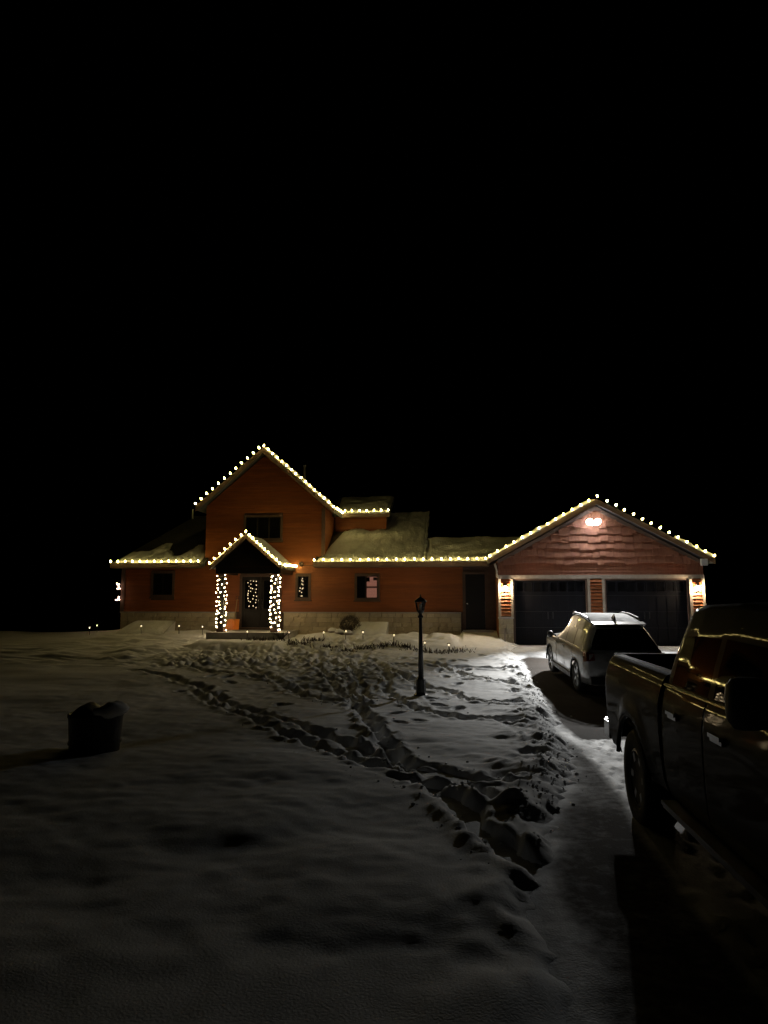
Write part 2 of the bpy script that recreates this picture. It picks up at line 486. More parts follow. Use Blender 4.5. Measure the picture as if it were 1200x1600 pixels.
# snow left on the asphalt: bare round the parked cars, packed tyre strip, thin dust nearby
bare_edge = np.interp(DY, [9.6, 9.9, 10.4, 12, 14.6, 18.4, 21.2, 24], [2.4, 2.1, 1.8, 1.75, 1.85, 1.95, 1.95, 2.1]) + .10 * vnoise(DX * 2, DY * 2, 51)
bare = sstep(-.10, .12, DX - bare_edge) * sstep(11.0, 11.5, DY + .25 * vnoise(DX * 2, DY * 2, 57) + .25 * (2.2 - DX)) * (1 - sstep(22.5, 24.5, DY))
strip_l = np.interp(DY, [6.4, 7.5, 9.4, 10.9, 11.5], [1.45, 1.56, 1.6, 1.57, 1.5]) + .05 * vnoise(DX * 3, DY * 2, 52)
strip = sstep(-.04, .06, DX - strip_l) * (1 - sstep(11.8, 12.8, DY)) * (1 - sstep(3.4, 3.9, DX))
dust = .03 + .20 * vnoise(DX * 1.3, DY * .8, 53) + .10 * vnoise(DX * 6, DY * 4, 54)
cover = dust
dexx = np.interp(DY, ey, ex)
cover = cover + .6 * np.exp(-np.maximum(0, DX - dexx + .15 * vnoise(DX * 4, DY * 4, 59)) / .09)
cover = np.where(DY > 23, .75 + .9 * vnoise(DX * 1.2, DY * 1.2, 55), cover)
cover = cover * (1 - strip) + (.80 + .5 * vnoise(DX * 6, DY * 2.5, 58)) * strip
cover = cover * (1 - bare) + (-.25 + .30 * vnoise(DX * 1.4, DY * 1.1, 56)) * bare
DZ = DZ + .022 * strip * (1 - bare) + .010 * strip * (1 - bare) * np.sign(np.sin((DX * 1.0 + DY * .12) * 46)) * (np.abs(((DX + .12 * DY) % .75) - .37) < .26)
grid_object('driveway', dx, dy, DZ, M['driveway'], cover=cover)

# ================================================================== house
HY = 28.0                       # front wall plane of the house
GYF = 26.8                      # front wall plane of the garage
house = thing('house', 'long cedar-sided house with gabled front, porch and stone base under strings of lights', 'house', (-6, HY, .3))
def W(o_loc=(0, 0, 0)):
    return (-house.location.x, -house.location.y, -house.location.z)
HL = W()

def hpart(mb, name, mat, parent=None, smooth=False, kind=None):
    """world-coordinate mesh as a part of the house (or a sub-part of one of its parts)"""
    if parent is None:
        return mb.build(name, mat, house, smooth, loc=HL, kind=kind)
    return mb.build(name, mat, parent, smooth, kind=kind)

# ---- openings in the front wall (x0, x1, z0, z1)
DOOR = (-8.72, -7.0, .55, 2.66)
WIN_A = (-6.44, -5.82, 1.64, 2.66)
WIN_B = (-4.06, -3.06, 1.62, 2.66)
WIN_L = (-12.44, -11.44, 1.75, 2.80)
EDOOR = (.20, 1.14, .50, 2.64)
GABLE_WIN = (-8.62, -7.0, 4.02, 5.06)
OPEN = [DOOR, WIN_A, WIN_B, WIN_L, EDOOR, GABLE_WIN]
GX0, GX1 = -10.2, -5.3           # gable volume
APEX = (-7.78, 7.66)
def gable_top(x):
    return APEX[1] - .12 - .862 * abs(x - APEX[0])

wall_l = hpart(MB().box(-13.63, -13.61 + 14.0, HY + .03, HY + .2, -.6, 3.02).box(.37, 1.5, HY + .03, HY + .2, 2.64, 3.02)
               .box(1.14, 1.5, HY + .03, HY + .2, -.3, 2.64).box(-13.63, -13.45, HY + .2, HY + 8, -.6, 3.0), 'front_wall', M['trim'])
b = MB()
b.add([(GX0, HY + .03, 3.02), (GX1, HY + .03, 3.02), (GX1, HY + .03, gable_top(GX1)), (APEX[0], HY + .03, APEX[1] - .12), (GX0, HY + .03, gable_top(GX0))], [(0, 1, 2, 3, 4)])
b.box(GX1 - .18, GX1, HY + .05, HY + 4, 2.9, gable_top(GX1))
b.box(GX0, GX0 + .18, HY + .05, HY + 4, 2.9, gable_top(GX0))
gable_wall = hpart(b, 'gable_wall', M['trim'])

def segs(x0, x1, za, zb, opens):
    out = [(x0, x1)]
    for (a, c, z0, z1) in opens:
        if z1 <= za + .02 or z0 >= zb - .02:
            continue
        new = []
        for s0, s1 in out:
            if a > s0 and a < s1: new.append((s0, a))
            elif a >= s1: new.append((s0, s1))
            if c < s1 and c > s0: new.append((c, s1))
            elif c <= s0 and (s0, s1) not in new: new.append((s0, s1))
        out = [s for s in new if s[1] - s[0] > .03]
    return out

def lap_board(x0, x1, z0, z1, y, xs0=0., xs1=0.):
    """one lapped board: thick at its lower edge; xs = how far the top edge is cut back (under a rake)"""
    e = .002
    v = [(x0, y - .032, z0), (x1, y - .032, z0), (x1, y + .026, z0), (x0, y + .026, z0),
         (x0 + xs0, y - .006, z1 + e), (x1 - xs1, y - .006, z1 + e), (x1 - xs1, y + .026, z1 + e), (x0 + xs0, y + .026, z1 + e)]
    return MB().add(v, [(0, 3, 2, 1), (4, 5, 6, 7), (0, 1, 5, 4), (1, 2, 6, 5), (2, 3, 7, 6), (3, 0, 4, 7)])

course = .152
z = 1.17
while z < 3.0 - .01:
    for s0, s1 in segs(-13.62, .2, z, z + course, OPEN[:5]):
        if s0 >= -7.0 and s1 > .1: pass
        hpart(lap_board(s0, s1, z, min(z + course, 3.02), HY), 'siding_board', rnd.choice(M['cedar']), wall_l)
    z += course
z = 3.02
while z < APEX[1] - .3:
    za, zb = z, min(z + course, APEX[1] - .14)
    def hw(zz): return (APEX[1] - .13 - zz) / .862
    x0 = max(GX0, APEX[0] - hw(za)); x1 = min(GX1, APEX[0] + hw(za))
    t0 = max(GX0, APEX[0] - hw(zb)) - x0; t1 = x1 - min(GX1, APEX[0] + hw(zb))
    sg = segs(x0, x1, za, zb, [GABLE_WIN])
    for s0, s1 in sg:
        hpart(lap_board(s0, s1, za, zb, HY, t0 if s0 == x0 else 0, t1 if s1 == x1 else 0), 'siding_board', rnd.choice(M['cedar']), gable_wall)
    z += course
# siding on the right cheek of the gable volume
z = 3.1
while z < gable_top(GX1) - .05:
    hpart(MB().box(GX1 + .004, GX1 + .03, HY + .02, HY + 4, z, z + course - .008), 'siding_board', rnd.choice(M['cedar']), gable_wall)
    z += course

# ---- stone base, stone by stone
base_backing = hpart(MB().box(-13.64, -8.85, HY - .05, HY + .02, -.6, 1.12).box(-6.9, .12, HY - .05, HY + .02, -.6, 1.12), 'stone_base', M['mortar'])
hpart(MB().box(-13.66, -8.86, HY - .16, HY - .001, 1.122, 1.165).box(-6.88, .12, HY - .16, HY - .001, 1.122, 1.165), 'ledge', M['concrete'], base_backing)
stone_meshes = []
for i in range(8):
    r2 = random.Random(100 + i)
    v = []
    for zz in (0, 1):
        for (xx, yy) in ((0, 1), (1, 1), (1, .25), (.93, .05), (.5, 0), (.07, .05), (0, .25)):
            v.append((xx + r2.uniform(-.02, .02), yy + (r2.uniform(-.12, .2) if yy < .3 else 0), zz + r2.uniform(-.05, .05)))
    n = 7
    f = [tuple(range(n))[::-1], tuple(range(n, 2 * n))] + [(k, (k + 1) % n, n + (k + 1) % n, n + k) for k in range(n)]
    f = [tuple(q[::-1]) for q in f]
    me = mesh_from('stone', v, f)
    me.materials.append(M['stone'][i % 5])
    stone_meshes.append(me)
def stones(x0, x1, z0, z1, yfront, depth, parent, hrow=.17, lmin=.24, lmax=.62, off=(0, 0, 0)):
    z = z0
    while z < z1 - .05:
        h = min(hrow * rnd.uniform(.8, 1.2), z1 - z)
        if z1 - z - h < .07: h = z1 - z
        x = x0
        while x < x1 - .02:
            l = rnd.uniform(lmin, lmax)
            if x1 - x - l < lmin * .6: l = x1 - x
            o = link('stone', rnd.choice(stone_meshes), None, parent, (x + .006 + off[0], yfront + off[1], z + .006 + off[2]))
            o.scale = (l - .012, depth, h - .012)
            x += l
        z += h
stones(-13.64, -8.86, .10, 1.12, HY - .145, .10, base_backing)
stones(-6.88, .11, .08, 1.12, HY - .145, .10, base_backing)

# ---- windows and doors of the house
def window(op, mat_frame, panes, proud=.06, parent=None, lit=None, cross=None):
    x0, x1, z0, z1 = op
    fw = .085
    f = hpart(MB().box(x0, x1, HY - proud, HY + .02, z1 - fw, z1).box(x0, x1, HY - proud, HY + .02, z0, z0 + fw)
              .box(x0, x0 + fw, HY - proud + .003, HY + .02, z0 + fw, z1 - fw).box(x1 - fw, x1, HY - proud + .003, HY + .02, z0 + fw, z1 - fw), 'window', mat_frame)
    hpart(MB().box(x0 - .03, x1 + .03, HY - proud - .05, HY + .01, z0 - .05, z0 - .003), 'sill', mat_frame, f)
    for (a, c, lo, hi) in panes:
        sh = .03
        xa, xc = x0 + fw + (x1 - x0 - 2 * fw) * a, x0 + fw + (x1 - x0 - 2 * fw) * c
        zl, zh = z0 + fw + (z1 - z0 - 2 * fw) * lo, z0 + fw + (z1 - z0 - 2 * fw) * hi
        s = MB().box(xa, xc, HY - .03, HY + .0, zl, zl + sh).box(xa, xc, HY - .03, HY + .0, zh - sh, zh).box(xa, xa + sh, HY - .028, HY, zl + sh, zh - sh).box(xc - sh, xc, HY - .028, HY, zl + sh, zh - sh)
        hpart(s, 'sash', M['darkdoor'], f)
        is_lit = lit and a >= lit
        hpart(MB().box(xa + sh, xc - sh, HY - .016, HY - .010, zl + sh, zh - sh), 'pane', M['clear'] if is_lit else M['glass'], f)
    if lit is not None and lit:
        xa, xc = x0 + fw + (x1 - x0 - 2 * fw) * lit + .02, x1 - fw - .015
        zs = np.linspace(z0 + fw + .02, z1 - fw - .02, 15)
        bl = MB()
        for q, (p0, p1) in enumerate(zip(zs, zs[1:])):
            bl.box(xa + .01 * (q % 2), xc, HY + .001, HY + .012, p0 + .004, p1)
        hpart(bl, 'blind', M['blind'], f)
        hpart(MB().box(xa, xa + .13, HY - .006, HY - .002, z1 - fw - .22, z1 - fw - .04).box(xc - .16, xc - .02, HY - .006, HY - .002, z1 - fw - .17, z1 - fw - .05), 'valance', M['trim'], f)
    return f
window(WIN_A, M['trim'], [(0, 1, 0, 1)])
window(WIN_B, M['trim'], [(0, .42, 0, 1), (.44, 1, 0, .5), (.44, 1, .5, 1)], lit=.44)
window(WIN_L, M['trim'], [(0, .5, 0, 1), (.5, 1, 0, 1)])
window(GABLE_WIN, M['trim'], [(0, .333, 0, 1), (.333, .667, 0, 1), (.667, 1, 0, 1)])

# front double door
x0, x1, z0, z1 = DOOR
fr = hpart(MB().box(x0, x0 + .09, HY - .06, HY + .1, z0, z1).box(x1 - .09, x1, HY - .06, HY + .1, z0, z1).box(x0 + .09, x1 - .09, HY - .058, HY + .1, z1 - .1, z1)
           .box(x0, x1, HY - .12, HY + .1, z0 - .05, z0 - .002), 'door_frame', M['trim'])
mid = (x0 + x1) / 2
for k, (a, c) in enumerate(((x0 + .095, mid - .006), (mid + .006, x1 - .095))):
    d = hpart(MB().box(a, a + .12, HY - .01, HY + .04, z0, z1 - .105).box(c - .12, c, HY - .01, HY + .04, z0, z1 - .105)
              .box(a + .12, c - .12, HY - .01, HY + .04, z0, z0 + .26).box(a + .12, c - .12, HY - .01, HY + .04, z1 - .25, z1 - .105)
              .box(a + .12, c - .12, HY - .01, HY + .04, z0 + .62, z0 + .74), 'door', M['darkdoor'])
    hpart(MB().box(a + .12, c - .12, HY + .008, HY + .02, z0 + .74, z1 - .25), 'pane', M['glass'], d)
    hpart(MB().box(a + .12, c - .12, HY + .002, HY + .03, z0 + .26, z0 + .62), 'lower_panel', M['darkdoor'], d)
    hx = c - .06 if k == 0 else a + .06
    hpart(MB().bar((hx, HY - .05, z0 + .78), (hx, HY - .05, z0 + 1.12), .025, .025, (0, 1, 0)).bar((hx, HY - .05, z0 + .82), (hx, HY - .008, z0 + .82), .02, .02)
          .bar((hx, HY - .05, z0 + 1.08), (hx, HY - .008, z0 + 1.08), .02, .02), 'handle', M['chrome'], d)
# side entry door
x0, x1, z0, z1 = EDOOR
fr = hpart(MB().box(x0 - .02, x0 + .09, HY - .07, HY + .1, z0 - .3, z1).box(x1 - .09, x1, HY - .07, HY + .1, z0 - .3, z1).box(x0 - .02, x1, HY - .072, HY + .1, z1 - .004, z1 + .09), 'entry_door_frame', M['trim'])
d = hpart(MB().box(x0 + .095, x1 - .095, HY - .0, HY + .045, z0, z1 - .006), 'entry_door', M['darkdoor'])
for (a, c, lo, hi) in ((.16, .46, .1, .42), (.54, .84, .1, .42), (.16, .46, .48, .92), (.54, .84, .48, .92)):
    xa, xc = x0 + .09 + (x1 - x0 - .18) * a, x0 + .09 + (x1 - x0 - .18) * c
    hpart(MB().box(xa, xc, HY - .012, HY - .001, z0 + (z1 - z0) * lo, z0 + (z1 - z0) * hi), 'door_panel', M['darkdoor'], d)
hpart(MB().lathe([(.012, 0), (.03, -.03), (.035, -.05), (.02, -.065)], 10, 'y', (x0 + .16, HY - .002, z0 + 1.0)), 'handle', M['chrome'], d, True)
hpart(MB().box(x0 - .02, x1 + .2, HY - .35, HY + .1, .15, z0 - .006), 'entry_step', M['concrete'])
# wall strip between the entry door and the garage
hpart(MB().box(1.145, 1.52, HY - .03, HY + .02, -.1, 3.02), 'corner_board', M['trim'])
hpart(MB().box(-13.7, -13.55, HY - .06, HY + .05, 1.17, 3.0), 'corner_board', M['trim'])
hpart(MB().box(GX1 - .11, GX1 + .035, HY - .05, HY - .033, 3.1, gable_top(GX1) - .1), 'corner_board', M['trim'])
# round vent on the wall right of the porch
hpart(MB().lathe([(.10, 0), (.10, -.05), (.075, -.065), (.07, -.03), (.0, -.03)], 16, 'y', (-6.22, HY - .03, 3.06)), 'round_vent', M['trim'], None, True)

# ---- roofs: slabs that follow the planes, snow as lumpy sheets on top
def slab(name, p, th, mat, parent=None, kind=None):
    """p: 4+ points of the top face (counter-clockwise from above), extruded straight down"""
    n = len(p)
    v = list(p) + [(a, b_, c - th) for a, b_, c in p]
    f = [tuple(range(n)), tuple(range(2 * n - 1, n - 1, -1))] + [(k, n + k, n + (k + 1) % n, (k + 1) % n) for k in range(n)]
    return hpart(MB().add(v, f), name, mat, parent)

def snow_sheet(c00, c10, c11, c01, thick, seed, parent, nu=60, nv=24, thin=0., keep=None, root=None, rough=1.):
    """lumpy sheet over a roof plane: corners eave-left, eave-right, ridge-right, ridge-left"""
    c00, c10, c11, c01 = (np.array(c, float) for c in (c00, c10, c11, c01))
    u = np.linspace(0, 1, nu)[None, :, None]; v = np.linspace(0, 1, nv)[:, None, None]
    P = (c00 * (1 - u) + c10 * u) * (1 - v) + (c01 * (1 - u) + c11 * u) * v
    n = np.cross(c10 - c00, c01 - c00); n /= np.linalg.norm(n)
    Lu = np.linalg.norm(c10 - c00); Lv = np.linalg.norm(c01 - c00)
    U = (u[..., 0] * Lu) * np.ones((nv, nu)); V = (v[..., 0] * Lv) * np.ones((nv, nu))
    h = thick * (1 + rough * (.8 * vnoise(U * 1.4 + seed, V * 1.4, 70 + seed) + .55 * vnoise(U * 4.5, V * 3.2 + seed, 71 + seed) + .3 * vnoise(U * 11, V * 9, 72 + seed)))
    # slid streaks running down the slope
    h -= thick * 1.1 * rough * np.maximum(0, vnoise(U * 3.3 + .6 * vnoise(U, V, 5), V * .9, 73 + seed) - .12)
    ed = np.minimum(np.minimum(U, Lu - U), np.minimum(V, Lv - V))
    h = np.maximum(h, .012) * sstep(0, .14, ed + .05 * vnoise(U * 7, V * 7, 3)) - .004
    if keep is not None:
        h = np.where(keep(U / Lu, V / Lv), h, -.02)
    P = P + h[..., None] * n
    idx = np.arange(nu * nv).reshape(nv, nu)
    F = np.stack([idx[:-1, :-1], idx[:-1, 1:], idx[1:, 1:], idx[1:, :-1]], -1).reshape(-1, 4)
    mb = MB(); mb.v = [tuple(p) for p in P.reshape(-1, 3)]; mb.f = [tuple(int(i) for i in q) for q in F]
    return mb.build('roof_snow', M['roof_snow'], parent, True)

EY = HY - .45
ED, ERD = 3.10, 31.7          # eave height of the roof top, ridge depth
SL = (5.52 - ED) / (ERD - EY)
# right roof
r1 = slab('roof', [(-5.62, EY, ED), (-1.24, EY, ED), (-1.24, ERD, 5.52), (-5.28, ERD, 5.52), (-5.28, HY + .02, ED + SL * .47), (-5.62, HY - .03, ED + SL * .42)], .14, M['shingle'])
snow_sheet((-5.58, EY + .03, ED + .005), (-1.25, EY + .03, ED + .005), (-1.25, ERD, 5.53), (-4.35, ERD, 5.53), .085, 1, r1, 90, 44)
# connector roof (lower ridge)
CD = 29.4; CZ = ED + SL * (CD - EY)
r2 = slab('roof', [(-1.235, EY + .02, ED - .004), (1.25, EY + .02, ED - .004), (3.2, CD, CZ), (-1.235, CD, CZ)], .14, M['shingle'])
snow_sheet((-1.22, EY + .04, ED + .003), (1.2, EY + .04, ED + .003), (3.1, CD, CZ + .01), (-1.22, CD, CZ + .01), .09, 2, r2, 60, 28)
slab('roof', [(-1.235, CD, CZ), (3.2, CD, CZ), (3.2, CD + 2, CZ - 1.2), (-1.235, CD + 2, CZ - 1.2)], .14, M['shingle'])
# left roof, hipped at its far end
r3 = slab('roof', [(-13.98, EY, ED), (-10.05, EY, ED), (-10.15, ERD - .3, 5.35), (-12.15, ERD - .3, 5.35)], .14, M['shingle'])
slab('roof', [(-13.98, EY, ED), (-12.15, ERD - .3, 5.35), (-12.15, ERD + 4, 5.35), (-13.98, ERD + 8, ED)], .14, M['shingle'])
snow_sheet((-13.9, EY + .03, ED + .005), (-10.22, EY + .03, ED + .005), (-10.25, ERD - .35, 5.33), (-12.1, ERD - .35, 5.33), .055, 3, r3, 70, 40,
           keep=lambda u, v: v < .24 + .5 * vnoise(u * 6, v * 3, 44) + .35 * np.maximum(0, .25 - u) )
hpart(MB().tube([(-12.02, 31.2, 5.3), (-12.02, 31.2, 5.75)], .04, 8), 'vent_pipe', M['metalpipe'])
# back slopes so that the house is closed
slab('roof', [(-12.15, ERD + .02, 5.5), (-1.24, ERD + .02, 5.5), (-1.24, ERD + 6, 2.6), (-12.15, ERD + 6, 2.6)], .14, M['shingle'])
hpart(MB().add([(-1.42, HY + .1, 3.0), (-1.42, ERD, 5.4), (-1.42, ERD + 4, 3.4), (-1.42, ERD + 4, -.3), (-1.42, HY + .1, -.3)], [(0, 1, 2, 3, 4)]), 'end_wall', M['cedar'][0])

# dormer over the right roof
DYW, DE = 30.05, 29.62
dorm = hpart(MB().box(-5.2, -3.02, DYW, DYW + 2.4, 4.4, 5.16), 'dormer_wall', M['trim'])
z = 4.5
while z < 5.12:
    hpart(MB().box(-5.2, -3.0, DYW - .03, DYW - .004, z, z + course - .008), 'siding_board', rnd.choice(M['cedar']), dorm)
    z += course
r4 = slab('roof', [(-5.4, DE, 5.26), (-2.82, DE, 5.26), (-2.86, 32.4, 6.36), (-5.4, 32.4, 6.36)], .13, M['shingle'])
snow_sheet((-5.1, DE + .03, 5.265), (-2.84, DE + .03, 5.265), (-2.88, 32.4, 6.37), (-5.3, 32.4, 6.37), .08, 4, r4, 60, 24)
slab('fascia', [(-4.9, DE - .03, 5.27), (-2.82, DE - .03, 5.27), (-2.82, DE - .003, 5.27), (-4.9, DE - .003, 5.27)], .16, M['fascia'])

# gable roof: two slopes running back from the front rake
FY = HY - .40
def gz_at(x, off=0.): return APEX[1] + off - .862 * abs(x - APEX[0])
XL, XR = -10.52, -4.84
g1 = slab('gable_roof', [(APEX[0], FY, APEX[1] + .1), (APEX[0], 34, APEX[1] + .1), (XL, 34, gz_at(XL, .1)), (XL, FY, gz_at(XL, .1))], .16, M['shingle'])
g2 = slab('gable_roof', [(XR, FY, gz_at(XR, .1)), (XR, DE + .3, gz_at(XR, .1)), (APEX[0], 34, APEX[1] + .1), (APEX[0], FY, APEX[1] + .1)], .16, M['shingle'])
snow_sheet((XR - .02, FY + .03, gz_at(XR, .105)), (XR - .02, DE + .3, gz_at(XR, .105)), (APEX[0] + .03, 33.8, APEX[1] + .08), (APEX[0] + .03, FY + .03, APEX[1] + .08), .075, 5, g2, 60, 60)
for s, xe in ((-1, XL), (1, XR)):
    v = [(APEX[0], FY - .035, APEX[1] + .105), (xe, FY - .035, gz_at(xe, .105)), (xe, FY - .035, gz_at(xe, -.12)), (APEX[0], FY - .035, APEX[1] - .12)]
    v += [(a, FY - .002, c) for a, _, c in v]
    f = [(0, 1, 2, 3), (7, 6, 5, 4), (0, 4, 5, 1), (1, 5, 6, 2), (2, 6, 7, 3), (3, 7, 4, 0)]
    if s > 0: f = [q[::-1] for q in f]
    hpart(MB().add(v, f), 'rake_board', M['fascia'])
hpart(MB().tube([(-6.93, 31.6, 6.6), (-6.93, 31.6, 7.70)], .055, 10).tube([(-6.93, 31.6, 7.70), (-6.93, 31.6, 7.76)], .075, 10), 'vent_pipe', M['metalpipe'])
# eave fascias and soffits
for x0, x1 in ((-14.0, -10.22), (-5.64, 1.2)):
    hpart(MB().box(x0, x1, EY - .03, EY - .003, ED - .17, ED + .005), 'fascia', M['fascia'])
    hpart(MB().box(x0, x1, EY + .0, HY + .02, ED - .185, ED - .16), 'soffit', M['soffit'])

def snow_lip(a, b_, r, seed, parent):
    """uneven roll of snow lying on a roof edge"""
    a, b_ = Vector(a), Vector(b_)
    L = (b_ - a).length
    n = max(8, int(L / .09))
    q = np.arange(n)
    rr = r * (.85 + .9 * vnoise(q * .55 + seed, q * 0. + seed, 40) + .5 * vnoise(q * 1.7, q * 0. + seed, 41))
    pts = [a + (b_ - a) * (k / (n - 1)) + Vector((0, 0, float(rr[k]) * .3)) for k in range(n)]
    return MB().tube(pts, [max(.012, float(x)) for x in rr], 8).build('snow_lip', M['roof_snow'], parent, True)
snow_lip((APEX[0] + .1, FY + .0, APEX[1] + .06), (XR + .02, FY + .0, gz_at(XR, .13)), .075, 1, g2)
snow_lip((XR - .05, FY + .1, gz_at(XR, .13)), (XR - .05, DE + .1, gz_at(XR, .13)), .06, 2, g2)
snow_lip((XR - .05, DE + .0, 5.29), (-2.85, DE + .0, 5.29), .055, 3, r4)
snow_lip((-1.22, EY + .02, ED + .03), (1.15, EY + .02, ED + .03), .055, 4, r2)
snow_lip((-5.5, EY + .03, ED + .02), (-1.27, EY + .03, ED + .02), .035, 5, r1)
snow_lip((-1.27, EY + .05, ED + .04), (-1.27, ERD, 5.55), .05, 6, r1)

# ---- porch
PF, PE = 25.85, 25.72            # beam plane and front edge of the porch roof
PA = (-7.84, 4.02)
PSL = .86
deck = hpart(MB().box(-9.2, -6.28, 25.55, HY - .06, -.1, .46), 'porch_floor', M['concrete'])
PL, PR = -8.80, -6.76
for px in (PL, PR):
    p = hpart(MB().box(px - .10, px + .10, 25.93, 26.13, .465, 2.62), 'porch_post', M['darkdoor'])
    hpart(MB().box(px - .13, px + .13, 25.90, 26.16, .462, .62), 'post_collar', M['trim'], p)
    hpart(MB().box(px - .13, px + .13, 25.90, 26.16, 2.50, 2.618), 'post_collar', M['trim'], p)
hpart(MB().box(-9.02, -6.54, 25.92, 26.14, 2.622, 2.86).box(-9.0, -8.8, 26.14, HY - .06, 2.622, 2.84).box(-6.76, -6.56, 26.14, HY - .06, 2.622, 2.84), 'porch_beam', M['darkdoor'])
tri = hpart(MB().add([(-9.0, PF + .05, 2.862), (-6.62, PF + .05, 2.862), (PA[0], PF + .05, PA[1] - .08)], [(0, 1, 2)]), 'porch_gable', M['darkdoor'])
for k in range(8):
    za = 2.87 + k * .14; h = (PA[1] - .1 - za) / PSL; h2 = (PA[1] - .1 - za - .135) / PSL
    if h2 < .02: break
    hpart(MB().add([(PA[0] - h, PF + .03, za), (PA[0] + h, PF + .03, za), (PA[0] + h2, PF + .045, za + .135), (PA[0] - h2, PF + .045, za + .135)], [(0, 1, 2, 3)]), 'gable_board', M['darkdoor'], tri)
pxl, pxr = -9.19, -6.47
def pz(x, off=0.): return PA[1] + off - PSL * abs(x - PA[0])
p1 = slab('porch_roof', [(PA[0], PE, PA[1] + .06), (PA[0], HY - .04, PA[1] + .06), (pxl, HY - .04, pz(pxl, .06)), (pxl, PE, pz(pxl, .06))], .12, M['shingle'])
p2 = slab('porch_roof', [(pxr, PE, pz(pxr, .06)), (pxr, HY - .04, pz(pxr, .06)), (PA[0], HY - .04, PA[1] + .06), (PA[0], PE, PA[1] + .06)], .12, M['shingle'])
snow_sheet((pxr - .01, PE + .02, pz(pxr, .065)), (pxr - .01, HY - .06, pz(pxr, .065)), (PA[0] + .02, HY - .06, PA[1] + .05), (PA[0] + .02, PE + .02, PA[1] + .05), .06, 6, p2, 40, 30, rough=.6)
snow_sheet((PA[0] - .02, PE + .02, PA[1] + .05), (PA[0] - .02, HY - .06, PA[1] + .05), (pxl + .01, HY - .06, pz(pxl, .065)), (pxl + .01, PE + .02, pz(pxl, .065)), .04, 7, p1, 40, 30, rough=.6)
snow_lip((pxl + .03, PE + .01, pz(pxl, .09)), (PA[0] - .1, PE + .01, pz(PA[0] - .1, .09)), .03, 9, p1)
snow_lip((PA[0] + .05, PE + .01, pz(PA[0] + .05, .09)), (pxr - .02, PE + .01, pz(pxr, .09)), .06, 10, p2)
for s, xe in ((-1, pxl), (1, pxr)):
    v = [(PA[0], PE - .03, PA[1] + .065), (xe, PE - .03, pz(xe, .065)), (xe, PE - .03, pz(xe, -.1)), (PA[0], PE - .03, PA[1] - .1)]
    v += [(a, PE - .002, c) for a, _, c in v]
    f = [(0, 1, 2, 3), (7, 6, 5, 4), (0, 4, 5, 1), (1, 5, 6, 2), (2, 6, 7, 3), (3, 7, 4, 0)]
    if s > 0: f = [q[::-1] for q in f]
    hpart(MB().add(v, f), 'rake_board', M['fascia'])

# ================================================================== garage
garage = thing('garage', 'attached two-car garage with shake gable, dark doors and stone pilasters', 'garage', (5.15, GYF, 0))
GLc = (-5.15, -GYF, 0)
def gpart(mb, name, mat, parent=None, smooth=False):
    return mb.build(name, mat, parent or garage, smooth, loc=GLc if parent is None else (0, 0, 0))
GL, GR = 1.49, 8.84
GA = (5.08, 5.24)
D1, D2, DTOP = (2.06, 4.70), (5.35, 8.28), 2.42
GSL = .545
gw = gpart(MB().box(GL, D1[0] - .001, GYF + .03, GYF + .2, -.3, 3.0).box(D1[1], D2[0], GYF + .03, GYF + .2, -.3, 3.0).box(D2[1], GR, GYF + .03, GYF + .2, -.3, 3.0)
           .box(D1[0], D1[1], GYF + .03, GYF + .2, DTOP, 3.0).box(D2[0], D2[1], GYF + .03, GYF + .2, DTOP, 3.0)
           .add([(GL, GYF + .031, 3.0), (GR, GYF + .031, 3.0), (GA[0], GYF + .031, GA[1] - .1)], [(0, 1, 2)])
           .box(GL, GL + .16, GYF + .2, 34, -.3, 3.0).box(GR - .16, GR, GYF + .2, 34, -.3, 3.0), 'garage_wall', M['trim'])
# side wall siding seen beside the entry door
z = .05
while z < 2.95:
    gpart(MB().box(GL - .03, GL - .004, GYF + .05, HY - .04, z, z + course - .008), 'siding_board', rnd.choice(M['cedar']), gw)
    z += course
# gable: horizontal trim, three narrow lap courses, then shakes
gpart(MB().box(GL, GR, GYF - .06, GYF + .028, DTOP + .0, DTOP + .13), 'header_trim', M['greytrim'], gw)
z = DTOP + .135
for k in range(4):
    gpart(MB().add([(GL + .02, GYF - .05, z), (GR - .02, GYF - .05, z), (GR - .02, GYF - .008, z + .112), (GL + .02, GYF - .008, z + .112), (GL + .02, GYF + .026, z), (GR - .02, GYF + .026, z)], [(0, 1, 2, 3), (0, 4, 5, 1)]), 'siding_board', rnd.choice(M['shake']), gw)
    z += .112
row = 0
RH = .268
while z < GA[1] - .3:
    lim = (GA[1] - .22 - z) / GSL
    xa, xb = max(GL + .02, GA[0] - lim), min(GR - .02, GA[0] + lim)
    x = xa
    while x < xb - .05:
        w = rnd.uniform(.17, .42)
        if xb - x - w < .12: w = xb - x
        zb = z + rnd.choice((0, -.01, -.03, -.055, -.075))
        t = min(z + RH + .02, GA[1] - .2 - GSL * max(abs(x - GA[0]), abs(x + w - GA[0])) + .05)
        t = max(t, z + .08)
        y0 = GYF - .085 + rnd.uniform(-.010, .006)
        v = [(x + .0025, y0, zb), (x + w - .0025, y0, zb), (x + w - .0025, GYF + .028, zb), (x + .0025, GYF + .028, zb),
             (x + .0025, GYF - .006, t), (x + w - .0025, GYF - .006, t), (x + w - .0025, GYF + .028, t), (x + .0025, GYF + .028, t)]
        gpart(MB().add(v, [(0, 3, 2, 1), (4, 5, 6, 7), (0, 1, 5, 4), (1, 2, 6, 5), (2, 3, 7, 6), (3, 0, 4, 7)]), 'shake', rnd.choice(M['shake']), gw)
        x += w
    z += RH
    row += 1
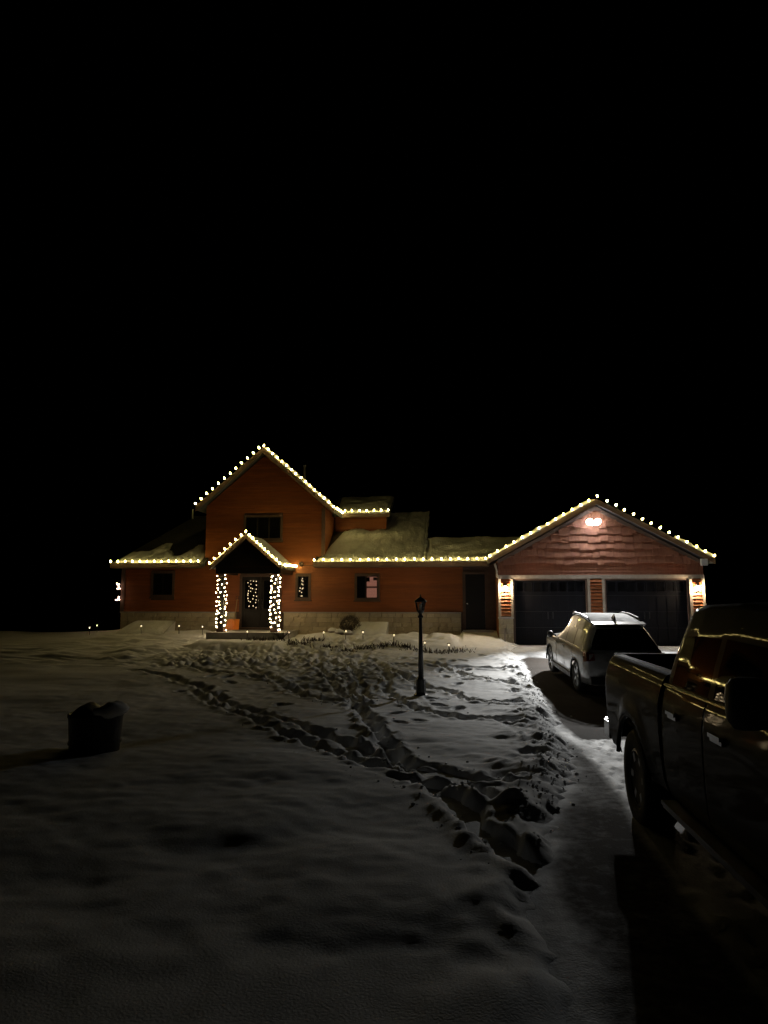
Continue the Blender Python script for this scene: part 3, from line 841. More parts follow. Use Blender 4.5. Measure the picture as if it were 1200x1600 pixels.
# roof
GFY = GYF - .42
gl_e, gr_e = 1.13, 9.12
def ggz(x, off=0.): return GA[1] + off - GSL * abs(x - GA[0])
def gslab(name, p, th, mat):
    n = len(p)
    v = list(p) + [(a, b_, c - th) for a, b_, c in p]
    f = [tuple(range(n)), tuple(range(2 * n - 1, n - 1, -1))] + [(k, n + k, n + (k + 1) % n, (k + 1) % n) for k in range(n)]
    return gpart(MB().add(v, f), name, mat)
ga = gslab('roof', [(GA[0], GFY, GA[1] + .06), (GA[0], 35, GA[1] + .06), (gl_e, 35, ggz(gl_e, .06)), (gl_e, GFY, ggz(gl_e, .06))], .15, M['shingle'])
gb = gslab('roof', [(gr_e, GFY, ggz(gr_e, .06)), (gr_e, 35, ggz(gr_e, .06)), (GA[0], 35, GA[1] + .06), (GA[0], GFY, GA[1] + .06)], .15, M['shingle'])
snow_sheet((GA[0] - .03, GFY + .02, GA[1] + .055), (GA[0] - .03, 34.9, GA[1] + .055), (gl_e + .02, 34.9, ggz(gl_e, .065)), (gl_e + .02, GFY + .02, ggz(gl_e, .065)), .09, 8, ga, 60, 50)
snow_sheet((gr_e - .02, GFY + .02, ggz(gr_e, .065)), (gr_e - .02, 34.9, ggz(gr_e, .065)), (GA[0] + .03, 34.9, GA[1] + .055), (GA[0] + .03, GFY + .02, GA[1] + .055), .05, 9, gb, 60, 50,
           keep=lambda u, v: v < .22 + .2 * vnoise(u * 9, v * 9, 45))
for s, xe in ((-1, gl_e), (1, gr_e)):
    v = [(GA[0], GFY - .035, GA[1] + .065), (xe, GFY - .035, ggz(xe, .065)), (xe, GFY - .035, ggz(xe, -.13)), (GA[0], GFY - .035, GA[1] - .13)]
    v += [(a, GFY - .002, c) for a, _, c in v]
    f = [(0, 1, 2, 3), (7, 6, 5, 4), (0, 4, 5, 1), (1, 5, 6, 2), (2, 6, 7, 3), (3, 7, 4, 0)]
    if s > 0: f = [q[::-1] for q in f]
    gpart(MB().add(v, f), 'rake_board', M['fascia'])
    # frieze against the wall under the soffit
    v = [(GA[0], GYF - .07, GA[1] - .16), (xe - s * .35, GYF - .07, ggz(xe - s * .35, -.16)), (xe - s * .35, GYF - .07, ggz(xe - s * .35, -.30)), (GA[0], GYF - .07, GA[1] - .30)]
    v += [(a, GYF - .035, c) for a, _, c in v]
    gpart(MB().add(v, f), 'frieze_board', M['fascia'])
snow_lip((gl_e + .03, GFY + .01, ggz(gl_e, .11)), (GA[0] - .25, GFY + .01, ggz(GA[0] - .25, .11)), .075, 7, ga)
snow_lip((gr_e - 1.35, GFY + .01, ggz(gr_e - 1.35, .10)), (gr_e - .03, GFY + .01, ggz(gr_e, .10)), .06, 8, gb)
# gutter elbow at the left eave
gpart(MB().tube([(1.36, GYF - .25, 2.98), (1.40, GYF - .12, 2.86), (1.44, GYF - .045, 2.74), (1.44, GYF - .045, 2.45)], .035, 8), 'downspout', M['greytrim'])
# pilasters: trim strips with lap boards, ledge stone below
def pilaster(x0, x1, stone, y=GYF):
    tr = gpart(MB().box(x0, x0 + .09, y - .075, y + .025, 1.02 if stone else 0, DTOP - .002).box(x1 - .09, x1, y - .075, y + .025, 1.02 if stone else 0, DTOP - .002), 'pilaster', M['greytrim'])
    z = 1.03 if stone else .02
    while z < DTOP - .06:
        z2 = min(z + .125, DTOP - .004)
        gpart(MB().add([(x0 + .092, y - .068, z + .03), (x1 - .092, y - .068, z + .03), (x1 - .092, y - .03, z2), (x0 + .092, y - .03, z2), (x0 + .092, y + .02, z + .03), (x1 - .092, y + .02, z + .03), (x1 - .092, y + .02, z2), (x0 + .092, y + .02, z2)],
                        [(0, 1, 2, 3), (0, 4, 5, 1), (3, 2, 6, 7)]), 'siding_board', rnd.choice(M['cedar']), tr)
        z += .125
    if stone:
        gpart(MB().box(x0 - .03, x1 + .0, y - .16, y + .02, .955, 1.018), 'stone_cap', M['concrete'], tr)
        gpart(MB().box(x0 + .01, x1 - .03, y - .06, y + .022, -.2, .95), 'mortar_bed', M['mortar'], tr)
        stones(x0 - .01, x1 - .015, -.05, .95, y - .135, .09, tr, hrow=.16, lmin=.18, lmax=.36)
    return tr
pilaster(GL, 2.03, True)
pilaster(4.72, 5.33, False)
pilaster(8.31, GR, True)
gpart(MB().box(1.66, 1.72, GYF - .19, GYF - .17, -.02, .62), 'snow_stake', M['greytrim'])
gpart(MB().box(8.62, 8.84, GYF - .50, GYF - .40, 2.86, 3.10), 'junction_box', M['white_box'])
# garage doors
for (x0, x1) in (D1, D2):
    dr = gpart(MB().box(x0 + .02, x1 - .02, GYF + .10, GYF + .14, 0.02, DTOP - .02), 'garage_door', M['garagedoor'])
    gpart(MB().box(x0 - .0, x0 + .035, GYF - .03, GYF + .095, 0, DTOP - .003).box(x1 - .035, x1, GYF - .03, GYF + .095, 0, DTOP - .003).box(x0 + .035, x1 - .035, GYF - .03, GYF + .095, DTOP - .06, DTOP - .003), 'door_casing', M['trim'])
    n = 8
    wd = (x1 - x0 - .16) / n
    for r_ in range(4):
        za = .06 + r_ * .585; zb = za + .565
        for c in range(n):
            xa = x0 + .08 + c * wd
            if r_ < 3:
                gpart(MB().box(xa + .03, xa + wd - .03, GYF + .088, GYF + .099, za + .05, zb - .05), 'panel', M['garagedoor'], dr)
            else:
                if c % 4 in (0, 1, 2, 3):
                    gpart(MB().box(xa + .04, xa + wd - .04, GYF + .084, GYF + .092, za + .14, zb - .09), 'pane', M['glass'], dr)
                    gpart(MB().box(xa + .015, xa + .037, GYF + .07, GYF + .099, za + .10, zb - .05).box(xa + wd - .037, xa + wd - .015, GYF + .07, GYF + .099, za + .10, zb - .05)
                          .box(xa + .037, xa + wd - .037, GYF + .072, GYF + .099, zb - .087, zb - .05).box(xa + .037, xa + wd - .037, GYF + .072, GYF + .099, za + .10, za + .137), 'window_frame', M['garagedoor'], dr)
        gpart(MB().box(x0 + .03, x1 - .03, GYF + .086, GYF + .099, zb + .004, zb + .016), 'section_seam', M['black'], dr)
    for s in (-1, 1):
        hx = (x0 + x1) / 2 + s * .09
        gpart(MB().bar((hx, GYF + .05, .95), (hx, GYF + .05, 1.2), .03, .02, (0, 1, 0)).box(hx - .012, hx + .012, GYF + .05, GYF + .1, .97, .99).box(hx - .012, hx + .012, GYF + .05, GYF + .1, 1.16, 1.18), 'handle', M['black'], dr)

# ================================================================== lights on the building
# big bulb: faceted glass on a socket with a clip
def bulb_meshes():
    g = MB().lathe([(.015, 0), (.027, .014), (.031, .036), (.023, .062), (.008, .085)], 8).mesh('bulb_glass', True)
    g.materials.append(M['bulb'])
    s = MB().lathe([(.020, -.04), (.022, 0.0)], 8).mesh('socket')
    s.materials.append(M['wire'])
    m = MB().lathe([(.006, -.012), (.016, 0), (.019, .012), (.006, .036)], 6).mesh('mini_bulb', True)
    m.materials.append(M['mini'])
    pm = MB().lathe([(.008, -.014), (.022, 0), (.024, .014), (.008, .038)], 6).mesh('pink_bulb', True)
    pm.materials.append(M['pinkmini'])
    return g, s, m, pm
BG, BS, BM, BPM = bulb_meshes()

def roof_string(name, label, a, b_, n, tilt, sag=.012, jitter=.008):
    """bulbs clipped along the line a-b, pointing in direction tilt, on one sagging cable"""
    a, b_ = Vector(a), Vector(b_)
    t = thing('string_light', label, 'string lights', tuple(a), group='strings of roof lights')
    pts = []
    q = Vector((0, 0, 1)).rotation_difference(Vector(tilt).normalized()).to_euler()
    for i in range(n):
        p = (b_ - a) * (i / (n - 1))
        p = p + Vector((rnd.uniform(-1, 1), rnd.uniform(-.3, .3), rnd.uniform(-1, 1))) * jitter
        e = q.copy(); e.x += rnd.uniform(-.18, .18); e.y += rnd.uniform(-.25, .25)
        o = link('bulb', BG, None, t, p, e)
        link('socket', BS, None, o)
        base = p - Vector(tilt).normalized() * .035
        if pts: pts.append((Vector(pts[-1]) + base) / 2 + Vector((0, 0, -sag * 2)))
        pts.append(base)
    MB().tube(pts, .005, 5).build('cable', M['wire'], t)
    return t

UP = (0, -.35, 1)
roof_string('a', 'warm bulb string along the low left eave of the house', (-13.95, EY - .06, ED + .05), (-10.3, EY - .06, ED + .05), 13, (0, -.5, 1))
roof_string('b', 'warm bulb string up the left rake of the tall gable', (XL + .02, FY - .06, gz_at(XL, .16)), (APEX[0] - .12, FY - .06, gz_at(APEX[0] - .12, .16)), 12, (-.6, -.25, 1))
roof_string('c', 'dense warm bulb string down the right rake of the tall gable', (APEX[0] + .04, FY - .09, gz_at(APEX[0] + .04, .17)), (XR - .02, FY - .09, gz_at(XR, .15)), 16, (.35, -.3, 1))
roof_string('d', 'short warm bulb string along the dormer eave above the right roof', (XR + .12, DE - .06, 5.36), (-2.86, DE - .06, 5.36), 7, (0, -.5, 1))
roof_string('d2', 'warm bulb string running back along the right eave of the tall gable', (XR + .03, FY + .3, gz_at(XR, .13)), (XR + .03, DE - .25, gz_at(XR, .13)), 4, (.6, 0, 1))
roof_string('e', 'warm bulb string along the eave above the pink lit window', (-5.58, EY - .06, ED + .07), (-1.3, EY - .06, ED + .07), 13, (0, -.5, 1))
roof_string('f', 'warm bulb string along the eave above the side door', (-.97, EY - .06, ED + .08), (1.08, EY - .06, ED + .08), 7, (0, -.5, 1))
roof_string('g', 'warm bulb string up the snowy left rake of the garage', (gl_e + .04, GFY - .10, ggz(gl_e, .13)), (GA[0] + .02, GFY - .10, ggz(GA[0], .13)), 14, (-.25, -.3, 1))
roof_string('h', 'widely spaced bulb string down the right rake of the garage', (GA[0] + .34, GFY - .06, ggz(GA[0] + .34, .14)), (gr_e - .06, GFY - .06, ggz(gr_e, .14)), 13, (.75, -.2, 1))
roof_string('i', 'warm bulb string up the left rake of the porch roof', (pxl + .02, PE - .06, pz(pxl, .11)), (PA[0] - .14, PE - .06, pz(PA[0] - .14, .11)), 7, (-.5, -.25, 1))
roof_string('j', 'warm bulb string from the porch peak down its right rake', (PA[0] + .01, PE - .09, pz(PA[0], .12)), (pxr - .03, PE - .09, pz(pxr, .10)), 10, (.3, -.3, 1))
roof_string('k', 'warm bulb string back along the right eave of the porch roof', (pxr + .05, PE + .25, pz(pxr, .06)), (pxr + .06, HY - .14, pz(pxr, .10)), 9, (.7, 0, 1))

# mini lights wound round the porch posts
def post_lights(px, label, n):
    t = thing('post_lights', label, 'string lights', (px, 26.03, .47), group='mini lights wound round the porch posts')
    pts = []
    turns = 13
    for k in range(turns * 10):
        f = k / (turns * 10 - 1); a = f * turns * 2 * math.pi
        rr = .165
        pts.append((max(-.14, min(.14, rr * math.cos(a))), max(-.14, min(.14, rr * math.sin(a))), .08 + f * 2.02))
    MB().tube(pts, .005, 4).build('cable', M['wire'], t)
    for i in range(n):
        f = (i + rnd.uniform(-.25, .25)) / n
        k = max(0, min(len(pts) - 1, int(f * len(pts))))
        p = Vector(pts[k]) + Vector((rnd.uniform(-.03, .03), rnd.uniform(-.03, .03), rnd.uniform(-.03, .03)))
        out = Vector((p.x, p.y, 0)); p += out.normalized() * .03
        link('bulb', BM, None, t, p, (rnd.uniform(-1.2, 1.2), rnd.uniform(-1.2, 1.2), 0))
post_lights(PL, 'mini lights wound round the left porch post beside the orange shovel', 58)
post_lights(PR, 'mini lights wound round the right porch post in front of the doors', 74)

# hanging clusters at the far left corner of the house
t = thing('light_cluster', 'two small pinkish clumps of lights hanging at the left house corner', 'string lights', (-13.78, HY - .12, 2.25))
pts = [(0, 0, .12)]
for (cz_, n) in ((-.06, 10), (-.56, 7)):
    for i in range(n):
        p = (rnd.uniform(-.13, .13), rnd.uniform(-.06, .06), cz_ + rnd.uniform(-.16, .16))
        pts.append(p)
        link('bulb', BPM, None, t, p, (rnd.uniform(-1, 1), rnd.uniform(-1, 1), 0))
MB().tube(pts, .004, 4).build('cable', M['wire'], t)
MB().tube([(0, .02, .18), (.08, .10, .22)], .008, 5).build('hook', M['black'], t)

# wall lanterns either side of the garage doors
def lantern(x, label):
    t = thing('wall_lantern', label, 'wall lamp', (x, GYF - .06, 2.08), group='wall lanterns beside the garage doors')
    MB().box(-.055, .055, -.03, .04, -.13, .15).build('back_plate', M['black'], t)
    MB().tube([(0, -.02, .10), (0, -.08, .15), (0, -.13, .13)], .011, 6).build('arm', M['black'], t)
    MB().lathe([(.018, .15), (.04, .135), (.075, .095), (.078, .085)], 10, 'z', (0, -.13, 0)).build('cap', M['black'], t)
    MB().lathe([(.012, -.135), (.026, -.125), (.024, -.112)], 10, 'z', (0, -.13, 0)).build('base', M['black'], t)
    c = MB()
    for k in range(6):
        a = k * math.pi / 3
        c.tube([(.05 * math.cos(a), -.13 + .05 * math.sin(a), -.11), (.066 * math.cos(a), -.13 + .066 * math.sin(a), .088)], .004, 4)
    c.build('cage', M['black'], t)
    MB().lathe([(.012, -.075), (.034, -.045), (.038, -.005), (.024, .035), (.012, .055)], 10, 'z', (0, -.13, 0)).build('bulb', M['lampglass'], t, True)
lantern(1.745, 'lit lantern on the left garage pilaster beside the side door')
lantern(8.575, 'lit lantern on the right garage pilaster above the parked truck')

# floodlight under the garage peak
fl = thing('floodlight', 'bright white twin-head floodlight under the garage peak', 'floodlight', (4.96, GYF - .06, 4.50))
MB().lathe([(.075, .05), (.075, .0), (.05, -.03)], 14, 'y').build('mount', M['white_box'], fl, True)
MB().lathe([(.03, -.16), (.035, -.12), (.03, -.08)], 10, 'z', (0, -.07, 0)).build('motion_sensor', M['white_box'], fl, True)
for s in (-1, 1):
    MB().tube([(0, -.02, 0), (s * .06, -.10, -.01), (s * .12, -.19, 0)], .014, 6).build('arm', M['white_box'], fl)
    hd = MB().lathe([(.035, -.06), (.075, -.03), (.105, .03), (.108, .05), (.102, .05), (.098, .04)], 14, 'z').build('lamp_head', M['white_box'], fl, True, (s * .13, -.27, .0), (R(180 - 58), 0, R(s * 8)))
    MB().lathe([(.104, .046), (.118, .058), (.03, .072)], 14, 'z').build('lens', M['led'], hd)
    ld = bpy.data.lights.new('flood_beam', 'SPOT')
    ld.energy = FLOOD
    ld.color = (1, .985, .95)
    ld.spot_size = R(76)
    ld.spot_blend = 1.
    ld.shadow_soft_size = .06
    lo = bpy.data.objects.new('flood_beam', ld)
    COL.objects.link(lo)
    lo.parent = fl
    lo.location = (s * .15, -.36, -.07)
    lo.rotation_euler = (R(-46), 0, R(s * 4 + 3))

# lamp post on the lawn (not lit)
lpz = ground(-.83, 15.9)
lp = thing('lamp_post', 'unlit black lamp post with glass lantern standing in the snowy lawn', 'lamp post', (-.83, 15.9, lpz - .03))
MB().lathe([(.16, 0), (.16, .05), (.13, .07), (.115, .10), (.10, .38), (.075, .42), (.062, .46), (.058, .52)], 8).build('base', M['black'], lp)
MB().lathe([(.058, .52), (.048, 1.1), (.038, 1.70), (.036, 1.72)], 12).build('pole', M['black'], lp, True)
MB().lathe([(.04, 1.70), (.062, 1.72), (.062, 1.75), (.04, 1.77), (.036, 1.80), (.06, 1.83), (.085, 1.86), (.09, 1.875)], 12).build('collar', M['black'], lp)
cg = MB()
for k in range(6):
    a = k * math.pi / 3 + .3
    cg.tube([(.082 * math.cos(a), .082 * math.sin(a), 1.87), (.118 * math.cos(a), .118 * math.sin(a), 2.06)], .007, 4)
cg.build('lantern_cage', M['black'], lp)
for k in range(6):
    a, a2 = k * math.pi / 3 + .3, (k + 1) * math.pi / 3 + .3
    MB().add([(.08 * math.cos(a), .08 * math.sin(a), 1.876), (.08 * math.cos(a2), .08 * math.sin(a2), 1.876), (.114 * math.cos(a2), .114 * math.sin(a2), 2.058), (.114 * math.cos(a), .114 * math.sin(a), 2.058)], [(0, 1, 2, 3)]).build('glass_pane', M['clear'], lp)
MB().lathe([(.135, 2.055), (.14, 2.07), (.115, 2.10), (.075, 2.135), (.03, 2.155), (.014, 2.17)], 12).build('cap', M['black'], lp)
MB().lathe([(.012, 2.17), (.022, 2.185), (.012, 2.20), (.006, 2.235)], 8).build('finial', M['black'], lp)
MB().lathe([(.02, 1.88), (.02, 1.94), (.03, 1.97), (.02, 2.02)], 8).build('bulb', M['white_box'], lp, True)

# solar path lights in the snow
def path_light_proto():
    t = link('path_light', None)
    MB().lathe([(.012, -.1), (.012, .26)], 6).build('stake', M['black'], t)
    MB().lathe([(.015, .285), (.017, .29), (.017, .32), (.015, .34)], 8).build('lens', M['pathled'], t)
    MB().lathe([(.062, .338), (.06, .352), (.025, .375)], 10).build('cap', M['black'], t)
    return t
PLs = [(-12.1, 26.5, 'solar path light in front of the snowy cellar cover at far left'), (-10.6, 26.5, 'solar path light by the stone base under the left eave'), (-9.66, 26.45, 'solar path light just left of the porch'),
       (-7.55, 25.25, 'solar path light at the front edge of the porch floor'), (-6.15, 25.75, 'solar path light right of the porch below the narrow window'), (-4.85, 25.75, 'solar path light left of the snow-capped rocks'),
       (-4.0, 25.35, 'solar path light in front of the snow-capped rocks'), (-3.4, 25.6, 'solar path light in front of the round brown shrub'), (-2.25, 24.95, 'solar path light below the edge of the snowy well cover'),
       (-1.1, 24.05, 'solar path light just right of the lamp post'), (-.32, 23.6, 'solar path light nearest the side door walk'),
       (-14.35, 27.4, 'taller of two path lights beyond the left house corner'), (-14.45, 27.0, 'lower of two path lights beyond the left house corner')]
for i, (x, y, lab) in enumerate(PLs):
    if i == 0:
        proto = o = path_light_proto()
    else:
        o = copy_tree(proto)
    g = ground(x, y)
    o.location = (x, y, g - .02)
    o.rotation_euler = (rnd.uniform(-.06, .06), rnd.uniform(-.06, .06), rnd.uniform(0, 3))
    tag(o, lab, 'path light', 'solar path lights along the house')

# ================================================================== things by the house
# orange snow shovel leaning by the porch door
sh = thing('snow_shovel', 'orange snow shovel leaning on the wall beside the front doors', 'shovel', (-8.76, 27.2, .47))
v, f = [], []
nu, nv = 9, 6
for j in range(nv):
    for i in range(nu):
        u = i / (nu - 1) - .5; w = j / (nv - 1)
        v.append((u * (.48 + .04 * (1 - w)), .04 + .16 * w + .07 * (1 - (2 * u) ** 2), .02 + .40 * w))
for j in range(nv):
    for i in range(nu):
        a = v[j * nu + i]; v.append((a[0], a[1] + .012, a[2] - .004))
n0 = nu * nv
for j in range(nv - 1):
    for i in range(nu - 1):
        a = j * nu + i
        f += [(a, a + 1, a + nu + 1, a + nu), (n0 + a + nu, n0 + a + nu + 1, n0 + a + 1, n0 + a)]
mb = MB().add(v, f)
for k in (-.16, -.08, 0, .08, .16):
    mb.bar((k, .115, .06), (k * .9, .245, .40), .012, .012)
mb.build('blade', M['orange'], sh, True)
MB().tube([(0, .24, .36), (0, .45, .78), (0, .60, 1.20)], .016, 8).build('handle', M['wood'], sh)
MB().tube([(-.055, .605, 1.20), (-.055, .63, 1.32), (.055, .63, 1.32), (.055, .605, 1.20)], .013, 6).tube([(-.055, .605, 1.20), (.055, .605, 1.20)], .012, 6).build('grip', M['black'], sh)

# sloping snow-covered covers
def cover(name, label, x0, x1, y0, y1, zt, zb, seed, loc):
    t = thing(name, label, 'well cover', loc, group='snow-covered covers against the house base')
    lx, ly, lz = loc
    nu, nv = 26, 14
    v = []
    for j in range(nv):
        for i in range(nu):
            u, w = i / (nu - 1), j / (nv - 1)
            x = x0 + (x1 - x0) * u - (x1 - x0) * .18 * (1 - w) * (1 - u); y = y0 + (y1 - y0) * w
            z = zb + (zt - zb) * (w ** .75)
            h = .05 + .04 * float(vnoise(np.array(u * 4.), np.array(w * 3.), seed))
            e = min(u, 1 - u, w + .1, 1.05 - w) * 6
            z += h * min(1, max(0, e))
            v.append((x - lx, y - ly, z - lz))
    f = [(j * nu + i, j * nu + i + 1, (j + 1) * nu + i + 1, (j + 1) * nu + i) for j in range(nv - 1) for i in range(nu - 1)]
    MB().add(v, f).build('snow_cap', M['roof_snow'] if seed == 2 else M['snow'], t, True)
    b = MB()
    pts = [(x0 - (x1 - x0) * .18, y0, zb), (x1, y0, zb), (x1, y1, zt), (x0, y1, zt)]
    vv = [(a - lx, c - ly, d - lz - .005) for a, c, d in pts] + [(a - lx, c - ly, -.4) for a, c, d in pts]
    b.add(vv, [(0, 1, 2, 3), (7, 6, 5, 4), (0, 4, 5, 1), (1, 5, 6, 2), (2, 6, 7, 3), (3, 7, 4, 0)])
    b.build('cover_body', M['liner'], t)
    return t
cover('well_cover', 'snow-covered sloping window well cover beside the round brown shrub', -3.85, -2.70, 26.75, HY - .17, .78, .30, 1, (-3.3, 27.3, .25))
cover('well_cover', 'broad snow-covered sloping cover at the left end of the house base', -12.95, -11.3, 26.6, HY - .17, .80, .28, 2, (-12.1, 27.2, .25))

# round brown shrub: twigs and small dead leaves through a ball
def shrub(loc, r, label):
    t = thing('round_shrub', label, 'shrub', loc)
    st = MB(); lf = MB()
    r3 = random.Random(3)
    for k in range(90):
        a = r3.uniform(0, 6.28); e = r3.uniform(.15, 1.45); rr = r * r3.uniform(.7, 1.0)
        tip = Vector((rr * math.cos(a) * math.cos(e), rr * math.sin(a) * math.cos(e), r * .25 + rr * math.sin(e)))
        st.tube([(0, 0, -.1), tip * .5 + Vector((0, 0, .05)), tip], [.009, .005, .002], 4, False)
    for k in range(2600):
        d = Vector((r3.gauss(0, 1), r3.gauss(0, 1), r3.gauss(0, 1))).normalized() * r * (r3.uniform(.35, 1) ** .4)
        d.z = d.z * 1.0 + r * .85
        if d.z < .02: continue
        s = r3.uniform(.014, .03)
        u = Vector((r3.gauss(0, 1), r3.gauss(0, 1), r3.gauss(0, 1))).normalized(); w = u.orthogonal().normalized()
        lf.add([d - u * s, d + w * s * .5, d + u * s, d - w * s * .5], [(0, 1, 2, 3)])
    st.build('stems', M['twig'], t)
    o = lf.build('foliage', M['twig'], t, kind='stuff')
shrub((-4.12, 27.3, ground(-4.12, 27.3) - .02), .42, 'round brown leafless shrub against the stone base')

# snow-capped rocks
def rock(x, y, s, label, seed):
    t = thing('garden_rock', label, 'rock', (x, y, ground(x, y) - .05), rnd.uniform(0, 3), 'snow-capped rocks in the flower bed')
    import bmesh
    for nm, mat, sc, dz, cut in (('boulder', M['rock'], (1, .8, .72), 0, None), ('snow_cap', M['snow'], (1.04, .86, .78), .035, .18)):
        bm = bmesh.new()
        bmesh.ops.create_icosphere(bm, subdivisions=3, radius=s)
        r4 = np.random.RandomState(seed)
        o1, o2, o3 = r4.rand(3) * 20
        for v in bm.verts:
            d = 1 + .45 * float(vnoise(np.array(v.co.x / s * 1.3 + o1), np.array(v.co.y / s * 1.3 + v.co.z / s + o2), seed))
            v.co = Vector((v.co.x * sc[0] * d, v.co.y * sc[1] * d, v.co.z * sc[2] * d + s * .45 + dz))
        if cut:
            bmesh.ops.delete(bm, geom=[v for v in bm.verts if v.co.z < s * .62], context='VERTS')
        me = bpy.data.meshes.new(nm); bm.to_mesh(me); bm.free(); me.shade_smooth()
        link(nm, me, mat, t)
rock(-4.75, 27.1, .19, 'snow-capped rock nearest the porch, set back by the stone base', 1)
rock(-4.45, 26.75, .16, 'smallest snow-capped rock in the flower bed', 2)
rock(-4.12, 26.6, .21, 'snow-capped rock in front of the round brown shrub', 3)

# dead perennials poking out of the snow: nobody could count them
def tufts(spots, name, label):
    r5 = random.Random(9)
    mb = MB()
    for (cx, cy, rr, n) in spots:
        g = ground(cx, cy)
        for k in range(n):
            x, y = cx + r5.gauss(0, rr), cy + r5.gauss(0, rr * .8)
            h = r5.uniform(.02, .11) * (.6 + r5.random())
            a = r5.uniform(0, 6.28); lx, ly = r5.uniform(-.08, .08), r5.uniform(-.08, .05)
            w = r5.uniform(.008, .02)
            c, s = math.cos(a) * w, math.sin(a) * w
            mb.add([(x - c, y - s, g - .03), (x + c, y + s, g - .03), (x + lx + c * .5, y + ly + s * .5, g + h), (x + lx - c * .5, y + ly - s * .5, g + h)], [(0, 1, 2, 3)])
    o = mb.build(name, M['twig'], kind='stuff')
    return tag(o, label, 'plants')
sp = [(x, 24.45 + .35 * math.sin(x * 2.1) - .12 * (x + 3), rnd.uniform(.14, .26), rnd.randint(35, 90)) for x in np.arange(-5.8, .1, .36)]
sp += [(x, 25.15 + .2 * math.sin(x * 3), .2, 60) for x in np.arange(-7.2, -5.8, .4)]
tufts(sp, 'border_plants', 'low dead plants poking through the snow along the flower bed edge')
for (x, y) in ((-6.35, 25.4),):
    t = thing('bare_shrub', 'small bare twiggy shrub at the right end of the porch floor', 'shrub', (x, y, ground(x, y) - .03))
    mb = MB(); r6 = random.Random(12)
    for k in range(40):
        a = r6.uniform(0, 6.28); s = r6.uniform(.15, .5)
        mb.tube([(0, 0, 0), (.5 * s * math.cos(a), .5 * s * math.sin(a), .3 * s + .1), (s * math.cos(a), s * .7 * math.sin(a), r6.uniform(.15, .42))], [.008, .005, .002], 4, False)
    mb.build('stems', M['twig'], t)

# loose lumps of shovelled snow along the drive and the trails: nobody could count them
def clods():
    r7 = random.Random(21)
    mb = MB()
    ico = [(0, 0, 1), (.89, 0, .45), (.28, .85, .45), (-.72, .53, .45), (-.72, -.53, .45), (.28, -.85, .45), (.72, .53, -.45), (-.28, .85, -.45), (-.89, 0, -.45), (-.28, -.85, -.45), (.72, -.53, -.45), (0, 0, -1)]
    icf = [(0, 1, 2), (0, 2, 3), (0, 3, 4), (0, 4, 5), (0, 5, 1), (1, 6, 2), (2, 7, 3), (3, 8, 4), (4, 9, 5), (5, 10, 1), (6, 7, 2), (7, 8, 3), (8, 9, 4), (9, 10, 5), (10, 6, 1), (11, 7, 6), (11, 8, 7), (11, 9, 8), (11, 10, 9), (11, 6, 10)]
    pts = []
    for _ in range(600):
        y = 6.5 + 16 * r7.random() ** 1.3
        pts.append((float(edge_x(y)) + r7.gauss(-.18, .15), y, .75))
    for (tr, w, dep) in TRACKS:
        for _ in range(60):
            k = r7.randrange(len(tr) - 1); f_ = r7.random()
            pts.append((tr[k][0] + (tr[k + 1][0] - tr[k][0]) * f_ + r7.gauss(0, .22), tr[k][1] + (tr[k + 1][1] - tr[k][1]) * f_ + r7.gauss(0, .22), .7))
    xs_ = np.array([[p[0] for p in pts]]); ys_ = np.array([[p[1] for p in pts]])
    zs_ = np.maximum(snow_height(xs_, ys_)[0], np.where(xs_[0] > edge_x(ys_[0]) + .05, drive_z(xs_[0], ys_[0]), -9))
    for (x, y, q), z in zip(pts, zs_):
        s_ = q * (.007 + .026 * r7.random() ** 3)
        mb.add([(x + vx * s_ * r7.uniform(.7, 1.3), y + vy * s_ * r7.uniform(.7, 1.3), float(z) + .3 * s_ + vz * s_ * r7.uniform(.5, .9)) for vx, vy, vz in ico], icf)
    tag(mb.build('snow_clods', M['snow'], smooth=True, kind='stuff'), 'loose lumps of shovelled snow along the driveway edge and trails', 'snow')
clods()

# dark tub on the lawn with snow on its rim
bz = ground(-4.62, 8.9)
tb = thing('planter_tub', 'dark tub half filled with snow standing alone on the lawn', 'tub', (-4.62, 8.9, bz - .04), R(10))
prof = [(.27, 0), (.30, .03), (.315, .25), (.328, .45), (.338, .47), (.338, .50), (.322, .51), (.305, .49), (.29, .40), (.285, .38)]
MB().lathe(prof, 28).build('tub_body', M['tub'], tb, True)
MB().lathe([(.30, .13), (.318, .13), (.321, .16), (.30, .16)], 28).build('band', M['black'], tb)
v, f = [], []
n = 28
for j in range(7):
    for k in range(n):
        a = 2 * math.pi * k / n; r_ = .30 * (j / 6)
        x, y = r_ * math.cos(a), r_ * math.sin(a)
        hh = .44 + .20 * float(sstep(-.24, .10, np.array(-x - .02))) * (1 - .75 * (j / 6) ** 3) + .03 * float(vnoise(np.array(x * 9 + 5), np.array(y * 9), 7))
        v.append((x, y, hh))
for j in range(6):
    for k in range(n):
        f.append((j * n + k, (j + 1) * n + k, (j + 1) * n + (k + 1) % n, j * n + (k + 1) % n))
MB().add(v, f).build('soil_mound', M['tub'], tb, True)
v, f = [], []
nu, nv = 16, 10
for i in range(nu):
    a = R(-80 + 125 * i / (nu - 1))
    for k in range(nv):
        b_ = 2 * math.pi * k / nv
        w = .11 * (math.sin(math.pi * (i + .6) / (nu + .2)) ** .5) * (1 + .5 * float(vnoise(np.array(i * .6), np.array(k * .7), 8)))
        rr = .275 + w * 1.15 * math.cos(b_)
        v.append((rr * math.cos(a), rr * math.sin(a), .53 + w * (.95 * math.sin(b_)) + .02))
